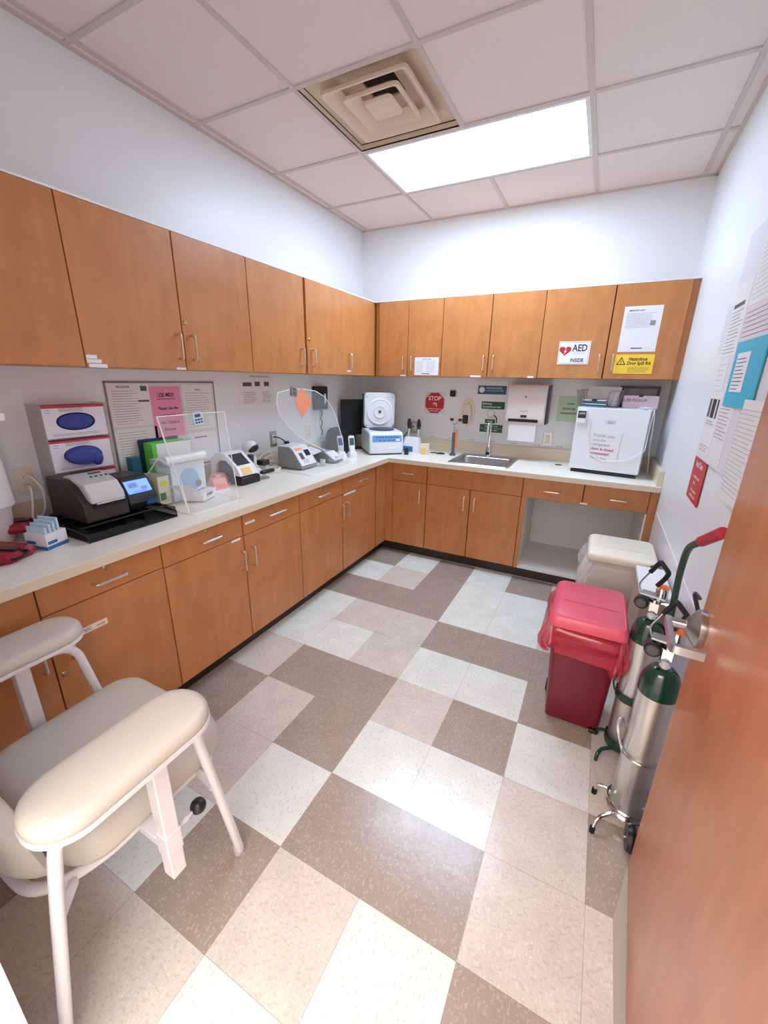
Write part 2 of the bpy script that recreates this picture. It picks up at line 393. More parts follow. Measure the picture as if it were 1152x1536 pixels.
# ------------------------------------------------------------------ cabinets
def pull_v(x, z0, z1, y):   # vertical bow handle, front at y
    return B().tube(smooth_path([(x,y+.001,z0), (x,y-.03,z0), (x,y-.03,z1), (x,y+.001,z1)], .012), .0055)
def pull_h(x0, x1, z, y):
    return B().tube(smooth_path([(x0,y+.001,z), (x0,y-.03,z), (x1,y-.03,z), (x1,y+.001,z)], .012), .0055)
def lock(x, z, y, parent): B().lathe([(.0, 0), (.011, 0), (.011, -.003), (.007, -.006), (.0, -.006)], (x, y, z), 16, 'y').build('lock', BRASS, parent)
def strip_label(x0, x1, z0, z1, y, parent):
    B().box(x0, x1, y-.0015, y+.0005, z0, z1).build('label_strip', PAPER, parent)
def cab(name, label, s, u0, u1, z0, z1, depth, fronts, group, body=WOOD, trim=False, kick=False, hollow=False):  # trim: adds the white strip for the overexposed top edge
    """front plane at local y=0; wall behind at y=depth. fronts: dicts"""
    loc, rz = side(s, (u0+u1)/2, z0 if not kick else 0, depth)
    t = thing(name, label, 'cabinet', loc, rz, group)
    sg = -1 if s == 'R' else 1
    X = lambda u: (u-(u0+u1)/2)*sg
    Z0 = 0 if not kick else 0
    zz = lambda z: z - (z0 if not kick else 0)
    if hollow:
        a, c = X(u0)+.0006, X(u1)-.0006
        B().box(a, a+.018, .0205, depth-.002, zz(z0), zz(z1)).box(c-.018, c, .0205, depth-.002, zz(z0), zz(z1)).box(a+.018, c-.018, .0205, depth-.002, zz(z0), zz(z0)+.018).box(a+.018, c-.018, depth-.01, depth-.002, zz(z0)+.018, zz(z1)).build('cabinet_body', WOOD, t)
    else: B().box(X(u0)+.0006, X(u1)-.0006, .0205, depth-.002, zz(z0), zz(z1)).build('cabinet_body', WOOD, t)
    ga, gb = sorted((X(fronts[0]['u'][0]), X(fronts[-1]['u'][1])))
    B().box(ga+.002, gb-.002, .019, .0206, zz(z0)+.002, zz(z1)-.002).build('cabinet_gap', SEAM, t)
    if kick: B().box(X(u0)+.0006, X(u1)-.0006, .07, .078, 0, z0).build('toe_kick', BLACKV, t)
    if trim: B().box(X(u0)+.0006, X(u1)-.0006, .002, .02, zz(z1), zz(z1)+.008).build('top_edge_glare', WHITE, t)  # white strip paints the bright glare along the cabinet's top edge
    for f in fronts:
        a, c, e, g = X(f['u'][0])+.0024, X(f['u'][1])-.0024, zz(f['z'][0])+.0018, zz(f['z'][1])-.0018
        y = -f.get('proud', 0)
        d = B().box(a, c, y, y+.0185, e, g).build(f.get('n', 'door'), WOOD, t, bev=.0012)
        if 'hv' in f: pull_v(X(f['hv'][0]), zz(f['hv'][1]), zz(f['hv'][2]), y).build('handle', NICKEL, d)
        if 'hh' in f: pull_h(X(f['hh'][0]), X(f['hh'][1]), zz(f['hh'][2]), y).build('handle', NICKEL, d)
        if 'lock' in f: lock(X(f['lock'][0]), zz(f['lock'][1]), y, d)
        for q in f.get('lab', []): strip_label(X(q[0]), X(q[1]), zz(q[2]), zz(q[3]), y, d)
        if 'wr' in f:
            q = f['wr']; lb = B().box(X(q[0]), X(q[1]), y-.0015, y+.0005, zz(q[2]), zz(q[3])).build('masking_tape_label', mat('tape', (238,226,208), .7), d)
            w_ = B(); w_.text(q[4], X((q[0]+q[1])/2), zz((q[2]+q[3])/2), y-.002, .018); w_.build('lettering', INK, lb)
    return t
GU, GB = 'wall cabinets', 'base cabinets'
UZ0, UZ1 = 1.52, 2.108
hu = (1.57, 1.678)
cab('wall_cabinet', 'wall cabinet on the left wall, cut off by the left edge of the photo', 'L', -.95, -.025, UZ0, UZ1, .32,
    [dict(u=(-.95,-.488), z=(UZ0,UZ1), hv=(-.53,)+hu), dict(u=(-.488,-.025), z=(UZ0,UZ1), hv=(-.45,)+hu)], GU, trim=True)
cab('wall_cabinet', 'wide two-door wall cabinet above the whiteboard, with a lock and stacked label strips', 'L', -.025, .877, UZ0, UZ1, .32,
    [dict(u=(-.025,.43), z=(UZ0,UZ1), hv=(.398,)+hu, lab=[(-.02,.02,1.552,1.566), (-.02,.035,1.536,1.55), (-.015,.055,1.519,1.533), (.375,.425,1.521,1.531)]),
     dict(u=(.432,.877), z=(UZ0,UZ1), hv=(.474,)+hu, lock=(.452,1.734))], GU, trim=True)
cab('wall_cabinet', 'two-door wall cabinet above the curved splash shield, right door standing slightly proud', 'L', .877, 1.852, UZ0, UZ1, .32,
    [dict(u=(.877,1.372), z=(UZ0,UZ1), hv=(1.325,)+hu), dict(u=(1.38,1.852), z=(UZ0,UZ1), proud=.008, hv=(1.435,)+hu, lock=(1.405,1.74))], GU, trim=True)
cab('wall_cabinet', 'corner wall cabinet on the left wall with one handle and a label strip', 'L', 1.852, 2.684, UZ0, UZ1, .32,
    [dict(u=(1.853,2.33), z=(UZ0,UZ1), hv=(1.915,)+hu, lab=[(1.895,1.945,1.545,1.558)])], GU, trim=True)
UD = .335
B_ = [(-1.0985, -.488), (-.488, .269), (.269, 1.113)]
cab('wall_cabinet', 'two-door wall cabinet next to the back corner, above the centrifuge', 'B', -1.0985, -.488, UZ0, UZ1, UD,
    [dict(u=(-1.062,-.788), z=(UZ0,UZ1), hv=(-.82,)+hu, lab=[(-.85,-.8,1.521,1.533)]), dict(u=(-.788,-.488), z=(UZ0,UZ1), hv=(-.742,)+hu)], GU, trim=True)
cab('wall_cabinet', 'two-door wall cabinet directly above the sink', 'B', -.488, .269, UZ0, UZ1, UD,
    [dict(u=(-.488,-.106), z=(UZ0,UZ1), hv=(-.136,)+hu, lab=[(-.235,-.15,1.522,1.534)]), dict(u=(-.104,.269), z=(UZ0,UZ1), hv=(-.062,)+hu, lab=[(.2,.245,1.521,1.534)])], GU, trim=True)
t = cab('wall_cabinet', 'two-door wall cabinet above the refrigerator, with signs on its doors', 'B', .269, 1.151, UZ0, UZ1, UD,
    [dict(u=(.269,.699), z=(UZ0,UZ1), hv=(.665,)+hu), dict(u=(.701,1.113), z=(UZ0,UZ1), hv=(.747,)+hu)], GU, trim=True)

BZ0, BZ1 = .10, .829
LD = .59  # front at x=-.83
hd = (.52, .628)
def base(label, u0, u1, fr, s='L', depth=LD, hollow=False): return cab('base_cabinet', label, s, u0, u1, BZ0, BZ1, depth, fr, GB, kick=True, hollow=hollow)
DZ = .712
base('left base cabinet beside the armchair, with handwritten tape on its door', -.918, -.022,
    [dict(u=(-.918,-.468), z=(DZ-.01,BZ1), n='drawer', hh=(-.75,-.64,.762)), dict(u=(-.918,-.468), z=(BZ0,DZ-.01), hv=(-.5,)+hd),
     dict(u=(-.468,-.022), z=(DZ,BZ1), n='drawer', hh=(-.298,-.182,.762), lock=(-.243,.809)), dict(u=(-.468,-.022), z=(BZ0,DZ), hv=(-.41,)+hd, lock=(-.445,.475), wr=(-.375,-.275,.585,.61,'WIC   only'))])
base('left base cabinet under the printer and boxed gloves, two drawers over two doors', -.022, .895,
    [dict(u=(-.022,.432), z=(DZ-.006,BZ1), n='drawer', hh=(.17,.278,.76), lock=(.211,.804)), dict(u=(-.022,.432), z=(BZ0,DZ-.006), hv=(.405,)+hd, lab=[(.35,.41,.69,.702)]),
     dict(u=(.434,.895), z=(DZ-.01,BZ1), n='drawer', hh=(.613,.744,.765), lock=(.643,.806), lab=[(.45,.52,.758,.77)]), dict(u=(.434,.895), z=(BZ0,DZ-.01), hv=(.479,)+hd, lock=(.452,.47))])
base('left base cabinet nearest the corner, with a white strip above its right door', .895, 1.9,
    [dict(u=(.896,1.376), z=(DZ-.012,BZ1), n='drawer', hh=(1.068,1.2,.76), lock=(1.115,.803)), dict(u=(.896,1.376), z=(BZ0,DZ-.012), hv=(1.357,)+hd),
     dict(u=(1.38,1.88), z=(DZ-.014,BZ1), n='drawer', hh=(1.59,1.712,.756), lock=(1.631,.797)), dict(u=(1.38,1.88), z=(BZ0,DZ-.014), hv=(1.43,)+hd, lock=(1.378,.459), lab=[(1.4,1.56,.683,.696)])])
# corner filler
t = thing('corner_filler', 'plain wood corner panels joining the left and back base cabinets', 'cabinet', (-1.1, 2.3, 0), 0)
b = B().box(XL+.003, -.832, 1.901, YB-.003, BZ0, BZ1).box(-.832, -.768, 2.082, YB-.003, BZ0, BZ1); b.build('panel', WOOD, t, True)
B().box(-1.2, -.9, 1.901, 2.6, 0, BZ0).box(-.9, -.768, 2.15, 2.6, 0, BZ0).build('toe_kick', BLACKV, t, True)
BD = .605  # front at y=2.08
base('narrow back base cabinet left of the sink, one drawer over one door', -.766, -.456,
    [dict(u=(-.766,-.456), z=(.675,BZ1), n='drawer', hh=(-.676,-.566,.747)), dict(u=(-.766,-.456), z=(BZ0,.675), hv=(-.505,.503,.617))], 'B', BD)
base('sink base cabinet with a plain panel over two doors', -.456, .305,
    [dict(u=(-.454,.303), z=(.675,BZ1), n='false_front'), dict(u=(-.454,-.086), z=(BZ0,.675), hv=(-.125,.5,.615)), dict(u=(-.084,.303), z=(BZ0,.675), hv=(-.041,.5,.615))], 'B', BD, True)
# open cabinet
t = thing('open_base_cabinet', 'open white-lined base cabinet under two drawers, behind the cream bin', 'cabinet', (.725, 2.38, 0), 0, GB)
y0, y1 = 2.08, YB-.003
B().box(.306,.326,y0+.02,y1,BZ0,BZ1).box(1.106,1.15,y0,y1,BZ0,BZ1).box(.326,1.106,y0+.02,y1,.67,.69).build('cabinet_body', WOOD, t, True)
B().box(.306,.335,y0,y0+.019,BZ0,.676).build('stile', WOOD, t, True)
B().box(.326,.336,y0+.0195,y1-.012,.12,.669).box(1.096,1.106,y0+.0,y1-.012,.12,.669).box(.326,1.106,y1-.012,y1,.12,.669).box(.326,1.106,y0+.001,y1,BZ0,.12).build('interior_lining', WHITEL, t, True)
B().box(.306,1.15,y0+.07,y0+.078,0,BZ0).build('toe_kick', BLACKV, t, True)
for (a, c, h0, h1) in ((.306,.711,.454,.562), (.714,1.104,.875,.978)):
    d = B().box(a+.0015, c-.0015, y0, y0+.0185, .677, BZ1).build('drawer', WOOD, t, True, bev=.0012)
    B().tube(smooth_path([(h0,y0+.001,.743), (h0,y0-.03,.743), (h1,y0-.03,.743), (h1,y0+.001,.743)], .012), .0055).build('handle', NICKEL, d, True)
    if a < .5: B().box(.7,.748,y0-.0015,y0,.68,.692).build('label_strip', PAPER, d, True)
for x in (.336, 1.095): B().cyl((x, 2.2, .52), (x+(.004 if x < .5 else -.004), 2.2, .52), .006).build('shelf_pin', NICKEL, t, True)

# ------------------------------------------------------------------ countertop with backsplash
t = thing('countertop', 'cream laminate L-shaped countertop running along both walls', 'countertop', (-1.1, 1.5, BZ1))
ye, xe = 2.05, -.80
hx0, hx1, hy0, hy1 = -.285, .145, 2.175, 2.515
b = B().box(XL+.001, xe, YF+.002, YB-.001, .83, CT)
b.box(xe, hx0, ye, YB-.001, .83, CT).box(hx1, XR-.001, ye, YB-.001, .83, CT).box(hx0, hx1, ye, hy0, .83, CT).box(hx0, hx1, hy1, YB-.001, .83, CT)
b.build('counter_slab', COUNTER, t, True)
B().box(xe, xe+.003, YF+.002, ye-.003, .829, CT-.0015).box(xe, XR-.001, ye-.003, ye, .829, CT-.0015).build('edge_band', CEDGE, t, True)
for nm, lab, q in (('backsplash','cream laminate backsplash strip along the left wall',(XL+.001, XL+.02, YF+.002, YB-.021)),
                   ('backsplash','cream laminate backsplash strip along the back wall behind the sink',(XL+.001, XR-.001, YB-.02, YB-.001)),
                   ('side_splash','short cream laminate side splash on the right wall beside the refrigerator',(XR-.03, XR-.001, ye+.02, YB-.021))):
    o = B().box(q[0], q[1], q[2], q[3], CT+.0002, CT+.1).build(nm, CEDGE, bev=.002); setorigin(o, ((q[0]+q[1])/2, (q[2]+q[3])/2, CT)); tag(o, lab, 'backsplash')
B().lathe([(0,0), (.028,0), (.028,.003), (.022,.004), (0,.004)], (.498,2.5,CT)).build('grommet', DGREY, t, True)

# ------------------------------------------------------------------ sink and faucet
t = thing('sink', 'stainless steel drop-in sink set in the back counter', 'sink', (-.07, 2.37, CT))
def rect3(w_, d_, r_, z, cx=-.07, cy=2.345): return [(p[0], p[1], z) for p in rr(w_, d_, r_, 5, cx, cy)]
b = B(); b.loft([[(p[0],p[1],CT) for p in rr(.485,.49,.03,5,-.07,2.378)], [(p[0],p[1],CT+.006) for p in rr(.478,.483,.03,5,-.07,2.378)], rect3(.425,.335,.04,CT+.006), rect3(.415,.325,.05,CT-.004), rect3(.38,.29,.05,CT-.16), rect3(.3,.2,.05,CT-.175)], cap=True, cap0=False); b.build('basin', STEEL, t, True, sharp=60)
B().lathe([(.0,0), (.035,0), (.035,.004), (.0,.004)], (-.07,2.345,CT-.174)).build('drain', CHROME, t, True)
t = thing('faucet', 'tall chrome gooseneck faucet with sensor base behind the sink', 'faucet', (-.085, 2.57, CT+.006))
B().lathe([(0,0), (.032,0), (.032,.01), (.026,.02), (.024,.07), (.014,.085), (0,.085)], (-.085,2.57,CT+.006)).build('base', CHROME, t, True)
B().box(-.1,-.07,2.538,2.546,CT+.02,CT+.045).build('sensor', BLACK, t, True)
arc = [(-.085,2.57,CT+.08), (-.085,2.57,CT+.26)] + [(-.085+.0*math.cos(a), 2.57-.045+.045*math.cos(a), CT+.26+.045*math.sin(a)) for a in [PI*k/8 for k in range(1,9)]] + [(-.085,2.48,CT+.2)]
B().tube(arc, .0085, 10).build('spout', CHROME, t, True)
B().cyl((-.085,2.48,CT+.17),(-.085,2.48,CT+.205),.011).build('aerator', CHROME, t, True)

# ------------------------------------------------------------------ generic sign
def sign(name, label, cat, s, u, z, w_, h_, m, off=0.0, th=.003, texts=(), lines=(), group=None, border=None, parent=None, blocks=()):
    loc, rz = side(s, u, z, off)
    t = thing(name, label, cat, loc, rz, group)
    B().box(-w_/2, w_/2, -th, -.0003, -h_/2, h_/2).build('sheet', m, t)
    if border:
        bb = B(); e, ww = border[1], border[2]
        for q in ((-w_/2+e, w_/2-e, -h_/2+e, -h_/2+e+ww), (-w_/2+e, w_/2-e, h_/2-e-ww, h_/2-e), (-w_/2+e, -w_/2+e+ww, -h_/2+e, h_/2-e), (w_/2-e-ww, w_/2-e, -h_/2+e, h_/2-e)): bb.rect(q[0], q[1], q[2], q[3], -th-.0004)
        bb.build('border', border[0], t)
    for bl in blocks:
        B().rect(bl[0], bl[1], bl[2], bl[3], -th-.0004).build(bl[5] if len(bl) > 5 else 'printed_block', bl[4], t)
    for tx in texts:
        bb = B(); bb.text(tx[0], tx[1], tx[2], -th-.0008, tx[3], tx[5] if len(tx) > 5 else True, tx[6] if len(tx) > 6 else .84); bb.build('lettering', tx[4], t)
    if lines:
        bb = B()
        for l in lines:
            x = l[0]
            while x < l[1]-.001:
                e = min(l[1], x + random.uniform(.006, .022)); bb.rect(x, e, l[2]-l[3]/2, l[2]+l[3]/2, -th-.0006); x = e + .0025
        bb.build('text_lines', lines[0][4] if len(lines[0]) > 4 else INKG, t)
    return t
def rows_(x0, x1, z1, z0, n, h=.0022, m=INKG, rag=.3):
    return [(x0, x1-(x1-x0)*random.uniform(0, rag), z1-(z1-z0)*k/max(1,n-1), h, m) for k in range(n)]

# signs on the cabinets
df = UD + .0005
t = sign('aed_sign', 'white sign reading AED INSIDE with a red heart on the cabinet door', 'sign', 'B', .497, 1.692, .203, .152, WHITE, df,
     texts=[('AED', .036, .03, .062, INK, True, .8), ('INSIDE', .026, -.05, .034, INK, True, .85)], border=(INK, .006, .0015), lines=[(0.0,.075,.0,.0015), (.0,.075,-.008,.0015)])
b = B()
hp = [(0,-.04)] + [(.04*math.sin(a)**3, .004+.035*(13*math.cos(a)-5*math.cos(2*a)-2*math.cos(3*a)-math.cos(4*a))/16) for a in [PI-2*PI*k/24 for k in range(1,24)]]
b.poly([(-.058+p[0], -.0038, .012+p[1]) for p in hp]); b.build('heart', RED, t)
b = B(); b.poly([(-.05,-.0044,.03), (-.066,-.0044,.008), (-.058,-.0044,.008), (-.066,-.0044,-.014), (-.046,-.0044,.014), (-.055,-.0044,.014)]); b.build('lightning_bolt', WHITE, t)
t = sign('hazard_sign', 'yellow sign reading Hazardous Drug Spill Kit on the right-hand wall cabinet', 'sign', 'B', .875, 1.617, .228, .122, YEL, df,
     texts=[('Hazardous', .022, .032, .03, INK), ('Drug Spill Kit', .03, .005, .03, INK)], lines=rows_(-.03, .1, -.02, -.05, 5, .0018, INK))
b = B()
def tri(cx, cz, r, y): return [(cx+r*math.cos(a), y, cz+r*math.sin(a)) for a in (PI/2, PI/2+2*PI/3, PI/2+4*PI/3)]
A0, A1 = tri(-.075, .012, .033, -.0038), tri(-.075, .012, .024, -.0038)
for k in range(3): b.poly([A0[k], A0[(k+1)%3], A1[(k+1)%3], A1[k]])
b.text('!', -.075, .012, -.0038, .03, True); b.build('warning_triangle', INK, t)
t = sign('notice_sheet', 'white notice sheet taped above the yellow hazard sign', 'paper', 'B', .875, 1.833, .217, .277, PAPER, df, th=.001,
     texts=[('IMPORTANT ALERT', -.035, .112, .012, INK)], lines=rows_(-.09, .09, .095, .01, 12, .0018), blocks=[(.05,.08,.02,.05,INKG), (-.035,.03,-.12,-.113,DGREY)])
t = sign('schedule_card', 'white printed card on the cabinet door above the stop sign', 'paper', 'B', -.612, 1.602, .212, .14, PAPER, df, th=.001,
     texts=[('DISINFECTION TIMES', 0, .055, .01, INK)], lines=rows_(-.09, -.02, .04, -.045, 9, .002) + rows_(0., .09, .04, -.045, 9, .002), blocks=[(-.04,.03,-.062,-.056,DGREY)])

# signs on the back wall
def octa(r, y): return [(r*math.cos(PI/8+k*PI/4), y, r*math.sin(PI/8+k*PI/4)) for k in range(8)]
loc, rz = side('B', -.647, 1.293)
t = thing('stop_sign', 'red octagonal STOP sign on the back wall between centrifuge and faucet', 'sign', loc, rz)
B().box(-.1,.1,-.0015,-.0003,-.1,.1).build('backing_sheet', mat('sheet_clear', (222,220,222), .4), t)
b = B(); b.loft([octa(.098,-.0016), octa(.098,-.003)]); b.build('octagon', RED, t)
b = B(); b.text('STOP', 0, .04, -.0036, .052, True); b.build('lettering', WHITE, t)
b = B()
for r0, a0, a1 in ((.024, -.6, 2.4),):
    P0 = [(r0*math.cos(a0+(a1-a0)*k/10)+.0, -.0036, r0*math.sin(a0+(a1-a0)*k/10)-.02) for k in range(11)]
    P1 = [(.016*math.cos(a0+(a1-a0)*k/10)+.0, -.0036, .016*math.sin(a0+(a1-a0)*k/10)-.02) for k in range(11)]
    for k in range(10): b.poly([P0[k], P0[k+1], P1[k+1], P1[k]])
b.poly([(-.03,-.0036,-.045), (-.01,-.0036,-.02), (.012,-.0036,-.005), (-.006,-.0036,-.012)]); b.build('hand_symbol', WHITE, t)
b = B(); b.text('INVISIBLE TO YOUR EYE', 0, -.054, -.0036, .012, True); b.text('WASH HANDS', 0, -.072, -.0036, .012, True); b.build('small_lettering', WHITE, t)
loc, rz = side('B', -.475, 1.382)
t = thing('wall_sensor', 'small black square device on the wall right of the stop sign', 'sensor', loc, rz)
B().box(-.025,.025,-.02,-.0004,-.027,.027).build('housing', BLACK, t, bev=.004)
loc, rz = side('B', -.325, 1.215)
t = thing('wall_phone_holder', 'cream oval wall device with a black lower face, right of the stop sign', 'device', loc, rz)
def oval(w_, h_, y, n=24, cx=0, cz=0, p=2.1):
    o = []
    for k in range(n):
        a = 2*PI*k/n; c_, s_ = math.cos(a), math.sin(a)
        o.append((cx+w_/2*math.copysign(abs(c_)**(2/p), c_), y, cz+h_/2*math.copysign(abs(s_)**(2/p), s_)))
    return o
b = B(); b.loft([oval(.125,.24,-.0004), oval(.12,.235,-.012)]); b.build('wall_plate', IVORY, t)
b = B(); b.loft([oval(.085,.2,-.012,cz=-.005), oval(.08,.19,-.035,cz=-.005), oval(.06,.16,-.045,cz=-.005)]); b.build('body', IVORY, t)
b = B(); b.loft([oval(.056,.082,-.036,cx=-.008,cz=-.05,p=5), oval(.05,.076,-.05,cx=-.008,cz=-.05,p=5)]); b.build('black_face', BLACK, t)
t = sign('blue_notice', 'blue rectangular notice on a white card flap under the cabinet above the faucet', 'sign', 'B', -.13, 1.445, .27, .12, PAPER, .004, th=.002,
     blocks=[(-.12,.125,-.06,.012,BLUES,'blue_panel')])
b = B(); b.loft([[(-.085+.024*math.cos(2*PI*k/20), y, -.024+.024*math.sin(2*PI*k/20)) for k in range(20)] for y in (-.0025,-.0032)]); b.build('round_emblem', WHITE, t)
b = B(); b.text('HAND SANITIZER', .02, -.009, -.0032, .017, True); b.text('STATION USE ONLY', .03, -.03, -.0032, .016, False); b.build('lettering', ICE, t)
sign('green_notice', 'upper dark green notice above the hanging key ring', 'sign', 'B', -.108, 1.293, .2, .062, GREEN, 0, texts=[('Emergency', -.05, .013, .022, WHITE), ('Eyewash/Drench Hose', -.01, -.013, .02, WHITE)])
sign('green_tag', 'small green tag behind the faucet top', 'sign', 'B', -.122, 1.158, .088, .034, GREEN, 0, texts=[('EYE WASH', 0, 0, .013, WHITE)])
sign('green_notice', 'lower dark green two-line notice behind the faucet neck', 'sign', 'B', -.108, 1.096, .2, .068, GREEN, 0, texts=[('PULL LEVER TO USE', 0, .017, .015, WHITE), ('FLUSH EYES 15 MIN', 0, -.017, .015, WHITE)], blocks=[(-.1,.1,-.001,.001,WHITE)])
loc, rz = side('B', -.12, 1.225)
t = thing('key_ring', 'wire key ring hanging between the green notices', 'ring', loc, rz)
B().tube([(.034*math.cos(2*PI*k/24), -.012, .034*math.sin(2*PI*k/24)) for k in range(25)], .002, 6, cap=False).build('ring', CHROME, t)
B().tube([(.03,-.012,-.015), (.05,-.012,-.03), (.058,-.012,-.05), (.056,-.012,-.08)], .005, 6).build('strap', BLACK, t)
B().cyl((0,-.0004,.034), (0,-.014,.034), .003).build('hook', CHROME, t)
# towel dispenser
loc, rz = side('B', .2, 1.32)
t = thing('towel_dispenser', 'white wall-mounted paper towel dispenser with a towel hanging out', 'dispenser', loc, rz)
prof = [(-.0004,-.155), (-.15,-.155), (-.2,-.13), (-.215,-.06), (-.21,.1), (-.18,.155), (-.0004,.155)]
b = B(); b.prism(prof, -.155, .145); b.build('cover', mat('dispenser_white', (232,228,226), .3), t, bev=.012)
B().prism([(-.0008,-.152), (-.145,-.152), (-.16,.05), (-.15,.14), (-.0008,.15)], .145, .158).build('side_panel', BLACK, t)
B().box(-.13,.1,-.206,-.165,-.135,-.112).build('slot', BLACKM, t)
b = B(); b.loft([[(-.122,-.19,-.13), (.09,-.19,-.13), (.09,-.187,-.13), (-.122,-.187,-.13)], [(-.122,-.193,-.29), (.09,-.193,-.29), (.09,-.19,-.29), (-.122,-.19,-.29)]]); b.build('paper_towel', PAPER, t)
b = B(); b.ball((-.01,-.213,.06), .008); b.build('emblem', GREY, t)
b = B(); b.text('automatic', -.01, -.05, -.2168, .016, False); b.build('lettering', GREY, t)
b = B(); b.prism([(-.2,-.1), (-.218,-.098), (-.216,-.08), (-.2,-.08)], -.035, .01); b.build('tear_lever', BLACK, t)
# outlets
def outlet(label, s, u, z, m=STEEL, face=IVORY, w_=.07, h_=.115, plug=None):
    loc, rz = side(s, u, z)
    t = thing('wall_outlet', label, 'outlet', loc, rz)
    B().box(-w_/2, w_/2, -.005, -.0004, -h_/2, h_/2).build('cover_plate', m, t, bev=.002)
    B().box(-.017, .017, -.007, -.005, -.034, .034).build('receptacle', face, t, bev=.002)
    b = B()
    for zz in (.018, -.018):
        for xx in (-.006, .006): b.box(xx-.001, xx+.001, -.0075, -.007, zz-.004, zz+.004)
    b.build('slots', BLACK, t)
    return t
outlet('steel-plate power outlet with a black plug on the left wall', 'L', 1.352, 1.055)
outlet('ivory power outlet on the left wall behind the curved splash shield', 'L', 1.775, 1.06, IVORY)
outlet('steel-plate power outlet on the back wall behind the otoscope handles', 'B', -.84, 1.06)
outlet('steel-framed ivory outlet on the back wall under the towel dispenser', 'B', .372, 1.04)
outlet('ivory power outlet with white cords at the far left of the counter', 'L', -.19, 1.055, IVORY)
outlet('ivory power outlet behind the whiteboard papers left of the green binder', 'L', .235, 1.02, IVORY)
sign('green_paper', 'pale green paper notice taped behind the refrigerator', 'paper', 'B', .5, 1.29, .17, .2, LIMEP, 0, th=.001, texts=[('CLEAN', .01, .04, .02, INK), ('PLEASE USE', 0, .0, .022, INK), ('REFRIGERATOR', 0, -.035, .02, INK)])
for k, (x) in enumerate((-.66,-.47,-.28,-.09,.1,.29,.47)):
    pos = ['leftmost, beside the otoscope','second from the left','third, left of the faucet','right of the faucet','under the paper towel','under the dispenser edge','rightmost, below the steel outlet'][k]
    sign('backsplash_label', 'narrow white label above the backsplash, ' + pos, 'label', 'B', x, .982, .15, .022, WHITE, 0, th=.001, texts=[('CLEAN ITEMS', .0, 0, .011, INKG)], group='labels along the backsplash')

# ------------------------------------------------------------------ right wall papers
t = sign('bulletin_board', 'pale bulletin board on the right wall beside the door', 'board', 'R', .72, 1.62, 1.1, .86, mat('board', (224,222,228), .5), 0, th=.012)
def rp(label, y0, y1, z0, z1, m=PAPERB, off=.0118, tilt=0, **k):   # y0 = far edge (left in view)
    return sign(k.pop('n','posted_sheet'), label, 'paper', 'R', (y0+y1)/2, (z0+z1)/2, abs(y1-y0), z1-z0, m, off, th=.0012, **k)
rp('narrow white list posted at the far end of the board', 1.425, 1.24, 1.61, 1.82, lines=rows_(-.08,.08,.09,-.09,16,.0014), off=.0)
rp('white form with a dark bar, upper left on the board', 1.265, 1.05, 1.6, 1.87, lines=rows_(-.09,.09,.03,-.12,12,.003), blocks=[(-.09,.06,.045,.06,DGREY)])
rp('printed sheet with small maps, below the dark-bar form', 1.265, 1.11, 1.47, 1.59, lines=rows_(-.06,.06,.04,-.04,5,.0015))
rp('sheet with three dark portrait pictures on the board', 1.262, 1.06, 1.33, 1.465, blocks=[(-.09,-.05,-.035,.04,DGREY),(-.035,.025,-.035,.04,INK),(.045,.075,-.035,.04,DGREY)], lines=rows_(-.08,.07,-.05,-.06,2,.003))
rp('blank boxed sheet at the lower left corner of the board', 1.262, 1.06, 1.21, 1.325, lines=rows_(-.08,.08,-.02,-.04,3,.003))
rp('large white typed letter in a plastic sleeve, low on the board', 1.055, .87, 1.2, 1.5, lines=rows_(-.08,.08,.11,-.05,13,.003))
rp('tall white schedule high on the board near the door', 1.04, .6, 1.76, 2.04, lines=rows_(-.2,.2,.12,-.12,16,.0015), blocks=[(-.2,.2,.085,.095,DGREY)])
rp('second typed schedule with reddish stains above the cyan folder', 1.045, .6, 1.64, 1.755, m=mat('paper_pinkish', (226,212,216), .8), lines=rows_(-.2,.2,.04,-.04,6,.003,INKG))
t = thing('cyan_folder', 'bright cyan folder with a pocket of white cards pinned to the board', 'folder', (XR-.014, .84, 1.44), -PI/2)
B().box(-.17,.17,-.005,-.0005,-.02,.2).build('cover', CYAN, t)
B().box(-.12,.03,-.007,-.0052,.03,.16).build('card_pocket', PAPER, t)
b = B()
for l in rows_(-.11,.01,.14,.04,9,.0015): b.rect(l[0], l[1], l[2]-.0014, l[2]+.0014, -.0074)
b.build('text_lines', DGREY, t)
rp('white clipped list hanging beside the door edge under the cyan folder', .73, .5, 1.13, 1.45, off=.02, lines=rows_(-.13,.1,.13,-.13,20,.0015))
t = sign('red_sign', 'red sign with white lettering low on the right wall under the board', 'sign', 'R', 1.182, 1.099, .24, .2, RED, .004, th=.002, texts=[('Stop! Clean', 0, .06, .034, WHITE), ('hands before patient', 0, .005, .017, WHITE), ('contact', -.02, -.02, .017, WHITE), ('Soap or sanitizer is', 0, -.055, .017, WHITE), ('available at the sink', 0, -.078, .017, WHITE)])

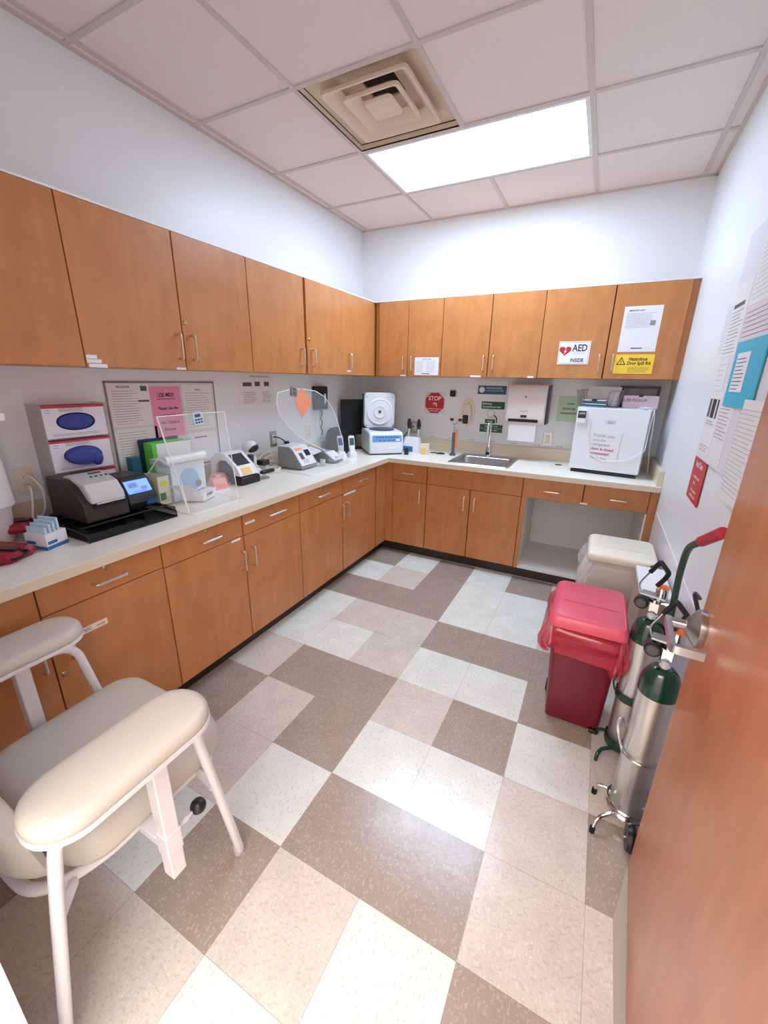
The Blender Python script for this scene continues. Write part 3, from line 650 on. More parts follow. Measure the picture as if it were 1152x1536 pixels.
# ------------------------------------------------------------------ left counter: foreground end
t = thing('wall_canister', 'tall white rounded dispenser at the far left edge beside the outlet', 'dispenser', (-1.27, -.40, CT))
def ell(cx, cy, a, b_, z, n=28): return [(cx+a*math.cos(2*PI*k/n), cy+b_*math.sin(2*PI*k/n), z) for k in range(n)]
b = B(); b.loft([ell(-1.27,-.42,.07,.09,CT), ell(-1.27,-.42,.075,.095,CT+.01), ell(-1.27,-.42,.085,.105,CT+.135), ell(-1.27,-.42,.095,.12,CT+.15), ell(-1.27,-.42,.085,.11,CT+.40), ell(-1.27,-.42,.08,.1,CT+.46)]); b.build('body', mat('canister', (232,222,220), .35), t, True)
B().box(-1.29,-1.18,-.38,-.29,CT+.462,CT+.49).build('lid_tab', WHITE, t, True, bev=.004)
def cable(label, pts, r, m, cat='cord', rad=.03, name='cord'):
    o = B().tube(smooth_path(pts, rad, 4), r, 6).build(name, m); tag(o, label, cat); return o
cable('white cord looping down from the far left outlet', [(-1.41,-.19,1.075), (-1.37,-.19,1.08), (-1.33,-.17,1.03), (-1.33,-.18,.93), (-1.36,-.22,.875), (-1.3,-.1,.872), (-1.37,-.05,.872)], .004, WHITE)
cable('second white cord curving from the outlet toward the canister', [(-1.41,-.2,1.035), (-1.36,-.2,1.04), (-1.3,-.23,.98), (-1.25,-.27,.9), (-1.16,-.27,.872), (-1.2,-.3,.872)], .004, WHITE)
cable('black tangled cord on the counter behind the lancet box', [(-1.38,-.28,.871), (-1.2,-.24,.871), (-1.15,-.27,.872), (-1.25,-.3,.872), (-1.32,-.25,.874), (-1.36,-.12,.871)], .0035, BLACK, rad=.05)
cable('pale cord lying in curls beside the black power adapter', [(-1.39,-.33,.872), (-1.31,-.26,.879), (-1.26,-.19,.879), (-1.31,-.2,.883), (-1.27,-.28,.883), (-1.33,-.3,.885)], .0035, LGREY, rad=.05)
b = B(); b.box(-1.37,-1.29,-.16,-.03,CT,CT+.04); o = b.build('power_adapter', BLACK, bev=.006); setorigin(o, (-1.33,-.1,CT)); tag(o, 'black power adapter brick on the counter left of the printer', 'adapter')
# red pouches
def pouch(label, cx, cy, rz, z, w_=.2, d_=.13, h=.035):
    t = thing('zip_pouch', label, 'pouch', (cx,cy,z), rz)
    loops = []
    for k, (f, zz) in enumerate(((.9,0), (1,.012), (1,.02), (.85,h))):
        loops.append([(p[0]*f*(1+.06*math.sin(i*2.1+k)), p[1]*f*(1+.05*math.cos(i*1.7+k)), zz+(.004*math.sin(i*1.3) if zz > .01 else 0)) for i, p in enumerate(rr(w_, d_, .03, 5))])
    B().loft(loops).build('pouch_body', REDPCH, t)
    B().box(-w_*.42, w_*.42, -.012, .012, h-.002, h+.006).build('strap', BLACK, t)
    b = B(); b.tube(smooth_path([(w_*.4,0,h), (w_*.55,.02,h-.008), (w_*.6,-.03,.02), (w_*.45,-.04,.014)], .02), .005, 6); b.build('pull_loop', BLACK, t)
pouch('lower red zip pouch with black strap at the left counter edge', -1.1, -.445, .4, CT)
pouch('upper red zip pouch stacked toward the wall, partly under the canister', -1.26, -.245-.1, 1.0, CT+.038, .17, .11)
# lancet box
t = thing('lancet_box', 'small white and blue open carton beside the red pouches', 'box', (-1.083, -.30, CT), 0)
P = [(-1.115,-.352), (-1.02,-.327), (-1.05,-.245), (-1.145,-.27)]
b = B(); b.hexa([(x,y,CT) for x,y in P] + [(x,y,CT+.06) for x,y in P]); b.build('carton', mat('carton_white', (238,232,238), .6), t, True)
def side_strip(P, i, z0, z1, out=.0006):
    a = Vector(P[i]+(0,)); c = Vector(P[(i+1)%4]+(0,)); n = (c-a).cross(Vector((0,0,1))).normalized()*out
    return [(a+n+Vector((0,0,z0))), (c+n+Vector((0,0,z0))), (c+n+Vector((0,0,z1))), (a+n+Vector((0,0,z1)))]
b = B()
for i in range(4): b.poly(side_strip(P, i, CT, CT+.014))
for i in (0,1):
    q = side_strip(P, i, CT+.02, CT+.032, .0008); a, c, d, e = q; b.poly([a.lerp(c,.05), a.lerp(c,.5), e.lerp(d,.5), e.lerp(d,.05)])
b.build('blue_band', BLUE, t, True)
b = B()
for k in range(4):
    f = .1+.2*k; a = Vector(P[0]+(CT+.055,)).lerp(Vector(P[3]+(CT+.055,)), f); c = Vector(P[1]+(CT+.055,)).lerp(Vector(P[2]+(CT+.055,)), f)
    m_ = (c-a)*.06; hgt = .03+.008*k
    b.hexa([a+m_, c-m_, c-m_+Vector((0,.006,0)), a+m_+Vector((0,.006,0)), a+m_+Vector((0,0,hgt)), c-m_+Vector((0,0,hgt)), c-m_+Vector((0,.006,hgt)), a+m_+Vector((0,.006,hgt))])
b.build('inner_packets', ICE, t, True)
# mesh tray
MESH = mat('black_mesh', (22,22,24), .5, alpha=.55)
t = thing('mesh_organizer', 'black wire mesh desk organizer under the label printer', 'organizer', (-1.11, -.03, CT))
tx0, tx1, ty0, ty1 = -1.27, -.96, -.215, .165
b = B(); b.box(tx0,tx1,ty0,ty1,CT,CT+.002)
b.box(tx0,tx0+.002,ty0,ty1,CT,CT+.05).box(tx0,tx1,ty0,ty0+.002,CT,CT+.05).box(tx0,tx1,ty1-.002,ty1,CT,CT+.05)
b.box(tx1-.002,tx1,ty0,-.0,CT+.0,CT+.035)
for y in (-.02,.06): b.box(tx0,tx1-.08,y,y+.002,CT,CT+.045)
b.build('mesh', MESH, t, True)
b = B(); r_ = .0035
for z in (CT+.004, CT+.05):
    b.tube([(tx0,ty0,z),(tx0,ty1,z)], r_, 6).tube([(tx0,ty1,z),(tx1,ty1,z if z < .9 else CT+.03)], r_, 6).tube([(tx0,ty0,z),(tx1,ty0,z if z < .9 else CT+.03)], r_, 6)
b.tube([(tx1,ty0,CT+.004),(tx1,ty1,CT+.004)], r_, 6).tube([(tx1,ty0,CT),(tx1,ty0,CT+.03)], r_, 6).tube([(tx1,ty1,CT),(tx1,ty1,CT+.03)], r_, 6)
b.tube([(tx1-.06,ty0,CT+.047),(tx1-.06,ty1,CT+.047)], r_, 6).tube([(tx0+.05,ty0,CT+.047),(tx0+.05,ty1,CT+.047)], r_, 6)
b.build('wire_frame', BLACK, t, True)
# printer
Z0 = CT+.055
t = thing('label_printer', 'charcoal label printer with light grey lid on the mesh organizer', 'printer', (-1.16, -.08, Z0))
prof = [(-1.03,Z0), (-1.03,Z0+.055), (-1.035,Z0+.075), (-1.09,Z0+.14), (-1.15,Z0+.165), (-1.29,Z0+.165), (-1.29,Z0)]
B().prism(prof, -.175, .0, 'y').build('casing', DKBROWN, t, True, bev=.006)
B().box(-1.26,-1.05,-.165,-.01,CT+.052,Z0).build('base_plate', BLACK, t, True)
prof = [(-1.022,Z0+.075), (-1.026,Z0+.105), (-1.06,Z0+.15), (-1.16,Z0+.178), (-1.2,Z0+.172), (-1.2,Z0+.14), (-1.08,Z0+.1)]
b = B(); b.prism(prof, -.15, -.012, 'y'); b.build('lid', LGREY, t, True, bev=.006)
b = B(); b.box(-1.034,-1.022,-.14,-.015,Z0+.058,Z0+.07); b.build('label_slot', BLACK, t, True)
b = B(); b.box(-1.034,-1.018,-.13,-.02,Z0+.072,Z0+.078); b.build('tear_bar', LGREY, t, True)
b = B()
b.hexa([(-1.14,-.08,Z0+.1725), (-1.14,-.03,Z0+.1725), (-1.152,-.03,Z0+.1765), (-1.152,-.08,Z0+.1765), (-1.14,-.08,Z0+.1738), (-1.14,-.03,Z0+.1738), (-1.152,-.03,Z0+.1778), (-1.152,-.08,Z0+.1778)])
b.build('display', DGREY, t, True)
b = B()
for k in range(4): b.ball((-1.115-.0*k, -.085+.02*k, Z0+.167), .005, 8, (1,1.2,.6))
b.build('buttons', BLACK, t, True)
# screen device
t = thing('touchscreen_reader', 'black tabletop reader with a lit blue touchscreen, right of the printer', 'device', (-1.18, .12, Z0))
Zd = CT+.05
prof = [(-1.07,Zd), (-1.062,Zd+.03), (-1.075,Zd+.06), (-1.115,Zd+.125), (-1.135,Zd+.14), (-1.27,Zd+.14), (-1.27,Zd)]
B().prism(prof, .022, .158, 'y').build('casing', BLACK, t, True, bev=.01)
def onslope(y0, y1, s0, s1, off, A=(-1.075,Zd+.06), C=(-1.115,Zd+.125)):
    a = Vector((A[0],0,A[1])); c = Vector((C[0],0,C[1])); n = Vector((c.z-a.z, 0, -(c.x-a.x))).normalized()*off
    p0 = a.lerp(c, s0)+n; p1 = a.lerp(c, s1)+n
    return [(p0.x,y0,p0.z), (p0.x,y1,p0.z), (p1.x,y1,p1.z), (p1.x,y0,p1.z)]
b = B(); b.poly(onslope(.035,.145,.15,.95,.0012)); b.build('screen', SCRB, t, True)
b = B(); 
for q in ((.05,.09,.5,.8),(.1,.13,.3,.5),(.06,.12,.2,.27)): b.poly(onslope(q[0],q[1],q[2],q[3],.0018))
b.build('screen_icons', mat('icon_pale', (150,170,250), .4), t, True)
B().box(-1.066,-1.06,.1,.15,Zd+.012,Zd+.035).build('blue_sticker', mat('sticker_blue', (20,80,130), .4), t, True)
# glove boxes in holder
HX0, HX1 = XL+.001, XL+.115
t = thing('glove_box_holder', 'clear acrylic three-tier glove box holder on the wall above the printer', 'holder', (XL, .0, .93))
hz0, hz1 = .935, 1.372; hy0_, hy1_ = -.128, .13
b = B().box(HX0,HX1+.004,hy0_,hy0_+.003,hz0,hz1).box(HX0,HX1+.004,hy1_-.003,hy1_,hz0,hz1).box(HX0,HX1+.004,hy0_,hy1_,hz0,hz0+.003)
for k in (1,2): b.box(HX0,HX1+.004,hy0_+.003,hy1_-.003,hz0+.145*k,hz0+.145*k+.002)
b.build('shelves', mat('holder_acrylic', (214,208,200), .15, alpha=.45), t, True)
for k, (lab) in enumerate(('bottom white glove box in the wall holder, mostly hidden by the printer', 'middle glove box with blue gloves pulled out of its oval opening', 'top glove box with a dark oval opening full of blue gloves')):
    z = hz0+.004+.145*k
    t = thing('glove_box', lab, 'box', (XL+.06, 0, z), 0, 'glove boxes in the wall holder')
    B().box(HX0+.004,HX1-.004,hy0_+.006,hy1_-.006,z,z+.134).build('carton', mat('glove_carton', (230,226,236), .6), t, True)
    b = B(); b.box(HX0+.003,HX1-.0032,hy0_+.005,hy1_-.005,z+.125,z+.1345); b.build('red_stripe', REDP, t, True)
    M_ = Matrix.Translation((HX1-.004, 0, z+.067)) @ Matrix.Rotation(PI/2, 4, 'Z')
    b = B(M_); b.loft([oval(.155,.076,-.0006,28,.0,.0), oval(.153,.074,-.0012,28)]); b.build('opening', BLUEGD, t, True)
    b = B(M_)
    if k == 1: b.loft([[(x*f,y-.018*g,zz*f-.008*g) for x,y,zz in oval(.15,.078,-.002,28)] for f, g in ((1,0),(1.0,.6),(.85,1.2),(.4,1.5))]); b.ball((.045,-.02,-.022), .032, 12, (.8,.5,1))
    else: b.loft([[(x*f,y-.004*g,zz*f+.012*(1-f)) for x,y,zz in oval(.14,.066,-.0015,28)] for f, g in ((.97,0),(.8,.8),(.4,1))]); b.ball((-.01,-.003,-.01), .022, 12, (1.6,.3,.9))
    b.build('gloves', BLUEG, t, True)
    b = B(M_)
    for l in rows_(-.06,.06,.058,.044,4,.002): b.rect(l[0],l[1],l[2]-.001,l[2]+.001,-.0008)
    for l in rows_(-.11,-.085,.05,.04,2,.002): b.rect(l[0],l[1],l[2]-.001,l[2]+.001,-.0008)
    for l in rows_(-.1,.09,-.05,-.056,2,.002): b.rect(l[0],l[1],l[2]-.001,l[2]+.001,-.0008)
    b.build('text_lines', INKG, t, True)

# ------------------------------------------------------------------ whiteboard and its papers
sign('whiteboard', 'framed whiteboard covered in papers on the left wall', 'board', 'L', .525, 1.22, .65, .485, mat('board_white', (214,212,212), .35), 0, th=.008, border=(mat('board_frame', (120,112,108), .4), 0, .008))
def lp(label, y0, y1, z0, z1, m=PAPERB, off=.0078, **k): return sign(k.pop('n','posted_sheet'), label, 'paper', 'L', (y0+y1)/2, (z0+z1)/2, y1-y0, z1-z0, m, off, th=.0012, **k)
lp('large typed sheet in the upper left corner of the whiteboard', .212, .425, 1.24, 1.45, texts=[('PROCEDURE', -.03, .09, .014, INK)], lines=rows_(-.09,.06,.07,-.09,14,.0025), blocks=[(.06,.095,.07,.095,DGREY),(.04,.1,.015,.025,DGREY)])
lp('typed sheet in the lower left corner of the whiteboard', .212, .44, .99, 1.23, lines=rows_(-.1,.08,.1,-.09,15,.0025))
t = lp('pink paper with USE MEDTOX and bold text on the whiteboard', .425, .61, 1.165, 1.437, m=PINK, n='pink_sheet', texts=[('USE ME!!!', .0, .09, .03, INK), ('Please Use the', .005, .02, .024, INK), ('scanners for', .0, -.018, .022, INK), ('UAs, Clinitek &', .005, -.056, .022, INK), ('Hemocue', .0, -.094, .022, INK)], blocks=[(-.055,.055,.068,.071,INK)])
t['label'] = 'pink paper with bold USE ME lettering in the middle of the whiteboard'
lp('grey typed page right of the pink paper on the whiteboard', .625, .83, 1.19, 1.445, texts=[('Notice', .0, .1, .014, INK)], lines=rows_(-.09,.09,.08,-.11,15,.0025))
lp('blank page with one red heading at the lower right of the whiteboard', .625, .83, .995, 1.17, blocks=[(-.06,.03,.055,.062,INKR)])
lp('illustrated instruction sheet on the wall between shield and cabinets', 1.055, 1.395, 1.312, 1.515, off=0, texts=[('What can I throw away and where?', .03, .085, .015, INK)], lines=rows_(-.13,0,.0-.02,-.09,7,.0025,INK)+rows_(.05,.14,-.02,-.09,7,.0025,INK),
   blocks=[(-.13,-.05,.02,.045,DGREY),(-.02,.03,.02,.05,DGREY),(.07,.12,.02,.05,DGREY)])

# ------------------------------------------------------------------ binder and folders
t = thing('binder', 'bright green ring binder with a white cover insert leaning by the whiteboard', 'binder', (-1.34, .42, CT))
B().box(-1.385,-1.315,.328,.338,CT,CT+.29).build('spine', LIME, t, True, bev=.002)
B().box(-1.32,-1.314,.328,.565,CT,CT+.29).box(-1.386,-1.38,.328,.565,CT,CT+.29).build('cover', LIME, t, True, bev=.002)
B().box(-1.378,-1.322,.35,.555,CT+.006,CT+.28).build('pages', PAPER, t, True)
B().box(-1.3138,-1.3125,.352,.56,CT+.008,CT+.285).build('cover_insert', mat('insert', (236,240,238), .5), t, True)
b = B(Matrix.Translation((-1.3122,.46,CT+.165)) @ Matrix.Rotation(PI/2,4,'Z')); b.text('WAIVED', 0, 0, -.0005, .042, True, 1.0); b.build('lettering', GREY, t, True)
t = thing('dark_binder', 'dark navy binder standing behind the green binder', 'binder', (-1.392, .4, CT))
B().box(-1.399,-1.388,.31,.54,CT,CT+.305).build('cover', NAVY, t, True)
t = thing('teal_folder', 'teal folder standing left of the green binder', 'folder', (-1.36, .29, CT))
B().box(-1.375,-1.33,.22,.27,CT,CT+.23).build('cover', TEAL, t, True, bev=.003)

# ------------------------------------------------------------------ splash shield 1 and things behind it
def acr(b_, name, t, m=ACRY): return b_.build(name, m, t, True)
t = thing('splash_shield', 'clear acrylic splash shield with slanted front and base plate, holding a timer', 'shield', (-1.1, .36, CT))
th = .005
acr(B().box(-1.3,-.915,.215,.53,CT+.0008,CT+th), 'base_plate', t)
# leaning front pane from (x=-1.0,z low) to top
pts0 = [(-.935,.215,CT+th), (-.935,.52,CT+th), (-1.02,.56,1.318), (-1.02,.18,1.318)]
b = B(); b.loft([pts0, [(p[0]-.005,p[1],p[2]) for p in pts0]]); acr(b, 'front_pane', t)
b = B(); e = .0035
b.tube([pts0[0], pts0[3]], e, 6).tube([pts0[1], pts0[2]], e*.7, 6).tube([pts0[3], pts0[2]], e*.7, 6); b.build('pane_edge', ACRYE, t, True)
b = B(); b.tube([(-.915,.215,CT+.003), (-.915,.53,CT+.003)], .003, 6).tube([(-.915,.215,CT+.003), (-1.3,.215,CT+.003)], .002, 6).tube([(-.915,.53,CT+.003), (-1.3,.53,CT+.003)], .002, 6); b.build('base_edge', ACRYE, t, True)
for y in (.222,):
    b = B(); q = [(-.95,y,CT+th), (-1.24,y,CT+th), (-1.22,y,CT+.16), (-1.12,y,CT+.25), (-.98,y,CT+.2)]; b.loft([q, [(p[0],p[1]+.004,p[2]) for p in q]]); b.build('side_wing', ACRY, t, True)
    b = B(); b.tube([q[0], q[4], q[3], q[2]], .003, 6); b.build('wing_edge', ACRYE, t, True)
def timer(label, M_, body=ICE):
    o = thing('timer', label, 'timer', M_.translation, 0)
    b = B(M_); b.loft([[(p[0],-.001,p[1]) for p in rr(.06,.062,.008,3)], [(p[0],-.012,p[1]) for p in rr(.056,.058,.008,3)]]); b.build('casing', body, o, True)
    b = B(M_); b.box(-.018,.012,-.0135,-.012,.008,.022); b.build('display', DGREY, o, True)
    b = B(M_)
    for r_ in range(2):
        for c_ in range(3): b.box(-.02+.015*c_,-.01+.015*c_,-.0135,-.012,-.008-.013*r_,-.001-.013*r_)
    b.build('buttons', NAVY, o, True); return o
timer('small pale blue timer stuck near the top of the slanted shield', Matrix.Translation((-.985,.36,1.30)) @ Matrix.Rotation(PI/2,4,'Z') @ Matrix.Rotation(-.1,4,'Y'))
# roll on top of white dispenser
t = thing('paper_roll_dispenser', 'white box with a rounded roller top and glove artwork inside the shield', 'box', (-1.17, .42, CT))
B().box(-1.26,-1.15,.30,.50,CT+.006,CT+.2).build('carton', mat('art_carton', (214,228,236), .5), t, True)
b = B(); b.cyl((-1.145,.27,CT+.225),(-1.145,.505,CT+.225),.022); b.build('roller', WHITE, t, True)
B().box(-1.26,-1.16,.27,.505,CT+.2,CT+.225).build('top_flap', LGREY, t, True)
b = B(Matrix.Translation((-1.149,.4,CT+.1)) @ Matrix.Rotation(PI/2,4,'Z')); b.loft([oval(.12,.14,-.0006,20,.0,.0), oval(.1,.12,-.003,20)]); b.build('glove_picture', mat('pict', (150,186,214), .5), t, True)
b = B(Matrix.Translation((-1.149,.42,CT+.1)) @ Matrix.Rotation(PI/2,4,'Z')); b.ball((.03,-.003,-.02),.02,10,(1,.2,1)); b.build('purple_dot', GREY, t, True)
t = thing('test_kit_box', 'white carton with a yellow oval and green square, left of the small white box', 'box', (-1.24, .27, CT+.006))
B().box(-1.3,-1.16,.228,.29,CT+.006,CT+.15).build('carton', mat('kit_carton', (226,224,208), .6), t, True)
b = B(Matrix.Translation((-1.2,.2275,CT+.08)))
b.loft([oval(.05,.028,-.0002,18,.0,.035), oval(.05,.028,-.001,18,.0,.035)]); b.build('yellow_oval', mat('oval_yellow', (214,220,60), .6), t, True)
B().box(-1.26,-1.222,.2265,.2278,CT+.025,CT+.06).box(-1.1598,-1.1585,.232,.262,CT+.03,CT+.068).build('green_square', mat('kit_green', (30,130,60), .6), t, True)
b = B(Matrix.Translation((-1.159,.26,CT+.07)) @ Matrix.Rotation(PI/2,4,'Z'))
b.loft([oval(.045,.026,-.0002,18,.0,.045), oval(.045,.026,-.001,18,.0,.045)]); b.text('60ml', .012, -.03, -.001, .012, True); b.build('yellow_label', mat('oval_yellow', (214,220,60), .6), t, True)
t = thing('test_strip_box', 'small open white carton with black lettering at the front of the shield base', 'box', (-1.1, .42, CT+.006))
P = [(-1.037,.385), (-1.1,.53), (-1.2,.485), (-1.14,.33)]
P = [(-1.14,.335), (-1.04,.385), (-1.09,.51), (-1.19,.46)]
b = B(); b.hexa([(x,y,CT+.006) for x,y in P] + [(x,y,CT+.05) for x,y in P]); b.build('carton', WHITE, t, True)
a, c = Vector(P[0]+(CT+.05,)), Vector(P[3]+(CT+.05,)); 
b = B(); q = [Vector(P[0]+(CT+.05,)), Vector(P[1]+(CT+.05,)), Vector(P[1]+(CT+.05,))+Vector((-.02,-.055,.05)), Vector(P[0]+(CT+.05,))+Vector((-.02,-.055,.05))]
b.loft([q, [p+Vector((0,-.001,.001)) for p in q]]); b.build('open_flap', WHITE, t, True)
Mx = Matrix.Translation(Vector(P[1]+(CT+.03,)).lerp(Vector(P[2]+(CT+.03,)), .5)) @ Matrix.Rotation(math.atan2(.125,-.05), 4, 'Z')
b = B(Mx); b.text('STRIPS', 0, 0, -.001, .022, True); b.build('lettering', INK, t, True)
b = B(); b.text('TESTS 50', 0, 0, 0, .026, True); 
for v_ in b.bm.verts: v_.co = Vector((-1.113+v_.co.x*-.3+ -v_.co.z*.9, .425+v_.co.x*.9-v_.co.z*.3, CT+.051))
b.build('top_lettering', INK, t, True)
# coral cuvette boxes
def cuv(label, x, y, rz_):
    t = thing('cuvette_box', label, 'box', (x,y,CT), rz_)
    B().box(-.045,.045,-.045,.045,0,.012).build('base', WHITE, t)
    b = B(); b.prism([(-.04,.012), (.04,.012), (.03,.07), (-.01,.07)], -.04, .04); b.build('body', mat('coral_clear', (240,168,158), .3), t)
    b = B(); b.poly([(-.03,-.0385,.018), (.03,-.0385,.018), (.03,-.026,.042), (-.03,-.026,.042)]); b.build('label', CORAL, t)
cuv('coral plastic cuvette box just right of the shield base', -1.17, .60, PI/2-.2)
cuv('second coral cuvette box tucked against the white arched analyzer', -1.26, .685, PI/2+.1)

# ------------------------------------------------------------------ arched analyzer
t = thing('arch_analyzer', 'white arched tabletop analyzer with a screen, yellow sticker and black front foot', 'analyzer', (-1.2, .8, CT))
y0, y1 = .735, .885
outer = [(-1.13,CT+.055), (-1.16,CT+.105), (-1.25,CT+.18), (-1.28,CT+.187), (-1.33,CT+.18), (-1.38,CT+.14), (-1.395,CT)]
inner = [(-1.345,CT), (-1.335,CT+.11), (-1.3,CT+.14), (-1.25,CT+.14), (-1.205,CT+.11), (-1.175,CT+.055)]
b = B(); b.prism(outer+inner, y0, y0+.022, 'y').prism(outer+inner, y1-.022, y1, 'y').prism(outer+[(-1.375,CT),(-1.36,CT+.12),(-1.32,CT+.155),(-1.25,CT+.165),(-1.2,CT+.13),(-1.165,CT+.055)], y0+.022, y1-.022, 'y'); b.build('casing', WHITE, t, True, bev=.004)
B().box(-1.35,-1.12,y0-.004,y1,CT,CT+.05).build('foot', BLACK, t, True, bev=.006)
B().box(-1.34,-1.18,y0+.022,y1-.022,CT+.05,CT+.12).build('inner_block', DGREY, t, True)
def slab(A, C, y0_, y1_, off0, off1):
    a = Vector((A[0],0,A[1])); c = Vector((C[0],0,C[1])); n = Vector((c.z-a.z,0,-(c.x-a.x))).normalized()
    q = []
    for o_ in (off0, off1):
        for (p, y) in ((a,y0_),(a,y1_),(c,y1_),(c,y0_)): q.append((p.x+n.x*o_, y, p.z+n.z*o_))
    return q
b = B(); b.hexa(slab((-1.172,CT+.115),(-1.242,CT+.1733), y0+.02, y1-.03, -.002, .003)); b.build('screen', SCRK, t, True)
b = B(); b.hexa(slab((-1.134,CT+.0617),(-1.157,CT+.1), y0+.03, y0+.1, -.001, .0025)); b.build('sticker', YSTK, t, True)
# scanner
t = thing('barcode_scanner', 'white handheld barcode scanner standing on a cradle behind the analyzer', 'scanner', (-1.31, 1.02, CT))
b = B(); b.loft([ell(-1.31,1.04,.05,.06,CT), ell(-1.31,1.04,.045,.055,CT+.02), ell(-1.31,1.04,.02,.022,CT+.04), ell(-1.31,1.03,.016,.016,CT+.12)]); b.build('cradle', WHITE, t, True)
M_ = Matrix.Translation((-1.29,1.0,CT+.16)) @ Matrix.Rotation(.5,4,'Z') @ Matrix.Rotation(-.35,4,'Y')
b = B(M_); b.ball((-.005,0,.035), .046, 16, (1.15,.85,.8)); b.build('head', WHITE, t, True)
b = B(M_); b.ball((.012,0,.018), .04, 14, (1.05,.9,.75)); b.build('window', BLACK, t, True)
b = B(M_); b.tube([(-.02,0,-.02),(-.05,0,-.09),(-.06,0,-.12)], [.022,.018,.015], 10); b.build('grip', DGREY, t, True)
t = thing('black_handset', 'black-topped clear pipette stand with a black grip bar beside the arched analyzer', 'stand', (-1.15, 1.0, CT))
B().lathe([(0,0),(.035,0),(.035,.006),(.028,.01),(.0,.01)], (-1.17,.97,CT)).build('base', mat('clear_plastic', (220,226,228), .1, alpha=.4), t, True)
B().cyl((-1.17,.97,CT+.01),(-1.17,.97,CT+.085),.014).build('stem', mat('clear_plastic', (220,226,228), .1, alpha=.4), t, True)
B().box(-1.2,-1.14,.94,1.0,CT+.085,CT+.12).build('top_block', BLACK, t, True, bev=.006)
B().box(-1.14,-1.11,.9,1.01,CT+.04,CT+.062).build('grip_bar', BLACK, t, True, bev=.006)
cable('coiled white cable on the counter left of the haemoglobin reader', [(-1.245+.05*math.cos(k*.7), 1.135+.06*math.sin(k*.7), CT+.006+.005*(k//9)) for k in range(45)], .0055, mat('cable_cream', (226,224,214), .5), rad=.01)
cable('white cables heaped against the backsplash below the outlet', [(-1.38,1.1,CT+.02), (-1.36,1.16,CT+.11), (-1.36,1.26,CT+.12), (-1.35,1.27,CT+.03), (-1.37,1.15,CT+.02), (-1.355,1.2,CT+.09), (-1.34,1.3,CT+.09), (-1.35,1.33,CT+.02), (-1.34,1.2,CT+.01), (-1.33,1.15,CT+.05), (-1.33,1.24,CT+.06), (-1.33,1.27,CT+.006)], .0052, WHITE, rad=.04)
cable('black power cord dropping from the steel outlet to its adapter', [(-1.413,1.352,1.07), (-1.38,1.352,1.072), (-1.35,1.39,1.05), (-1.37,1.44,.99), (-1.385,1.45,.98)], .005, BLACK)
o = B().box(-1.397,-1.365,1.44,1.475,.968,1.03).build('plug_adapter', BLACK, bev=.008); setorigin(o, (-1.38,1.457,.966)); tag(o, 'black plug adapter resting on the backsplash edge', 'adapter')
# haemoglobin reader
t = thing('hemoglobin_reader', 'grey-sided wedge reader with an orange label and dark screen behind the curved shield', 'analyzer', (-1.17, 1.25, CT+.006))
zb = CT+.007
prof = [(-1.085,zb), (-1.09,zb+.025), (-1.17,zb+.135), (-1.2,zb+.15), (-1.3,zb+.15), (-1.31,zb)]
b = B(); b.prism(prof, 1.26, 1.44, 'y'); b.build('casing', GREY, t, True, bev=.006)
b = B(); b.hexa(slab((-1.09,zb+.025),(-1.17,zb+.135), 1.264, 1.436, -.001, .004)); b.box(-1.3,-1.19,1.262,1.438,zb+.15,zb+.154); b.hexa(slab((-1.17,zb+.136),(-1.2,zb+.151), 1.264, 1.436, -.001, .004)); b.build('front_cover', WHITE, t, True)
b = B(); b.hexa(slab((-1.13,zb+.08),(-1.158,zb+.1185), 1.365, 1.42, .003, .006)); b.build('screen', BLACK, t, True)
b = B(); b.hexa(slab((-1.16,zb+.121),(-1.172,zb+.138), 1.285, 1.355, .003, .0065)); b.build('orange_label', mat('orange_label', (250,176,110), .6), t, True)
b = B(); b.hexa(slab((-1.118,zb+.063),(-1.148,zb+.105), 1.297, 1.335, .003, .0055)); b.build('picture_label', DGREY, t, True)
b = B()
for k in range(3): b.hexa(slab((-1.1+-.006*k,zb+.039+.008*k),(-1.102-.006*k,zb+.042+.008*k), 1.305, 1.365, .0035, .0045))
b.build('text_lines', INKG, t, True)
# ------------------------------------------------------------------ curved splash shield
t = thing('curved_shield', 'clear acrylic splash shield with a curved disc-shaped pane on a flat base', 'shield', (-1.1, 1.45, CT))
acr(B().box(-1.32,-.935,1.17,1.72,CT+.0008,CT+.006), 'base_plate', t)
b = B(); b.tube([(-.935,1.17,CT+.003),(-.935,1.72,CT+.003)], .003, 6).tube([(-.935,1.17,CT+.003),(-1.3,1.17,CT+.003)], .003, 6); b.build('base_edge', ACRYE, t, True)
# pane outline (y, z) in plane x = -1.1: left straight edge, right curved
ou = [(1.10,1.40), (1.07,1.33), (1.075,1.27), (1.13,1.19), (1.21,1.12), (1.32,1.06), (1.45,1.0), (1.55,.93), (1.7,.91), (1.74,1.0), (1.73,1.09), (1.71,1.2), (1.67,1.29), (1.6,1.365), (1.5,1.405), (1.37,1.42), (1.24,1.42)]
def shx(z): return -1.02-.1*(z-CT)/.5
q0 = [(shx(z), y, z) for y, z in ou]
b = B(); b.loft([q0, [(x-.005,y,z) for x,y,z in q0]]); b.build('curved_pane', ACRY, t, True)
b = B(); b.tube([Vector(p) for p in q0]+[Vector(q0[0])], .003, 6, cap=False); b.build('pane_edge', ACRYE, t, True)
b = B(); b.box(-1.03,-1.02,1.5,1.7,CT+.006,.93); b.build('pane_support', ACRY, t, True)
timer('small timer clipped to the upper edge of the curved pane', Matrix.Translation((shx(1.41)+.004,1.25,1.405)) @ Matrix.Rotation(PI/2,4,'Z') @ Matrix.Rotation(.2,4,'Y'), GREY)
t = thing('orange_note', 'orange paper square hung by its corner on the curved pane', 'paper', (shx(1.33)+.006, 1.36, 1.33))
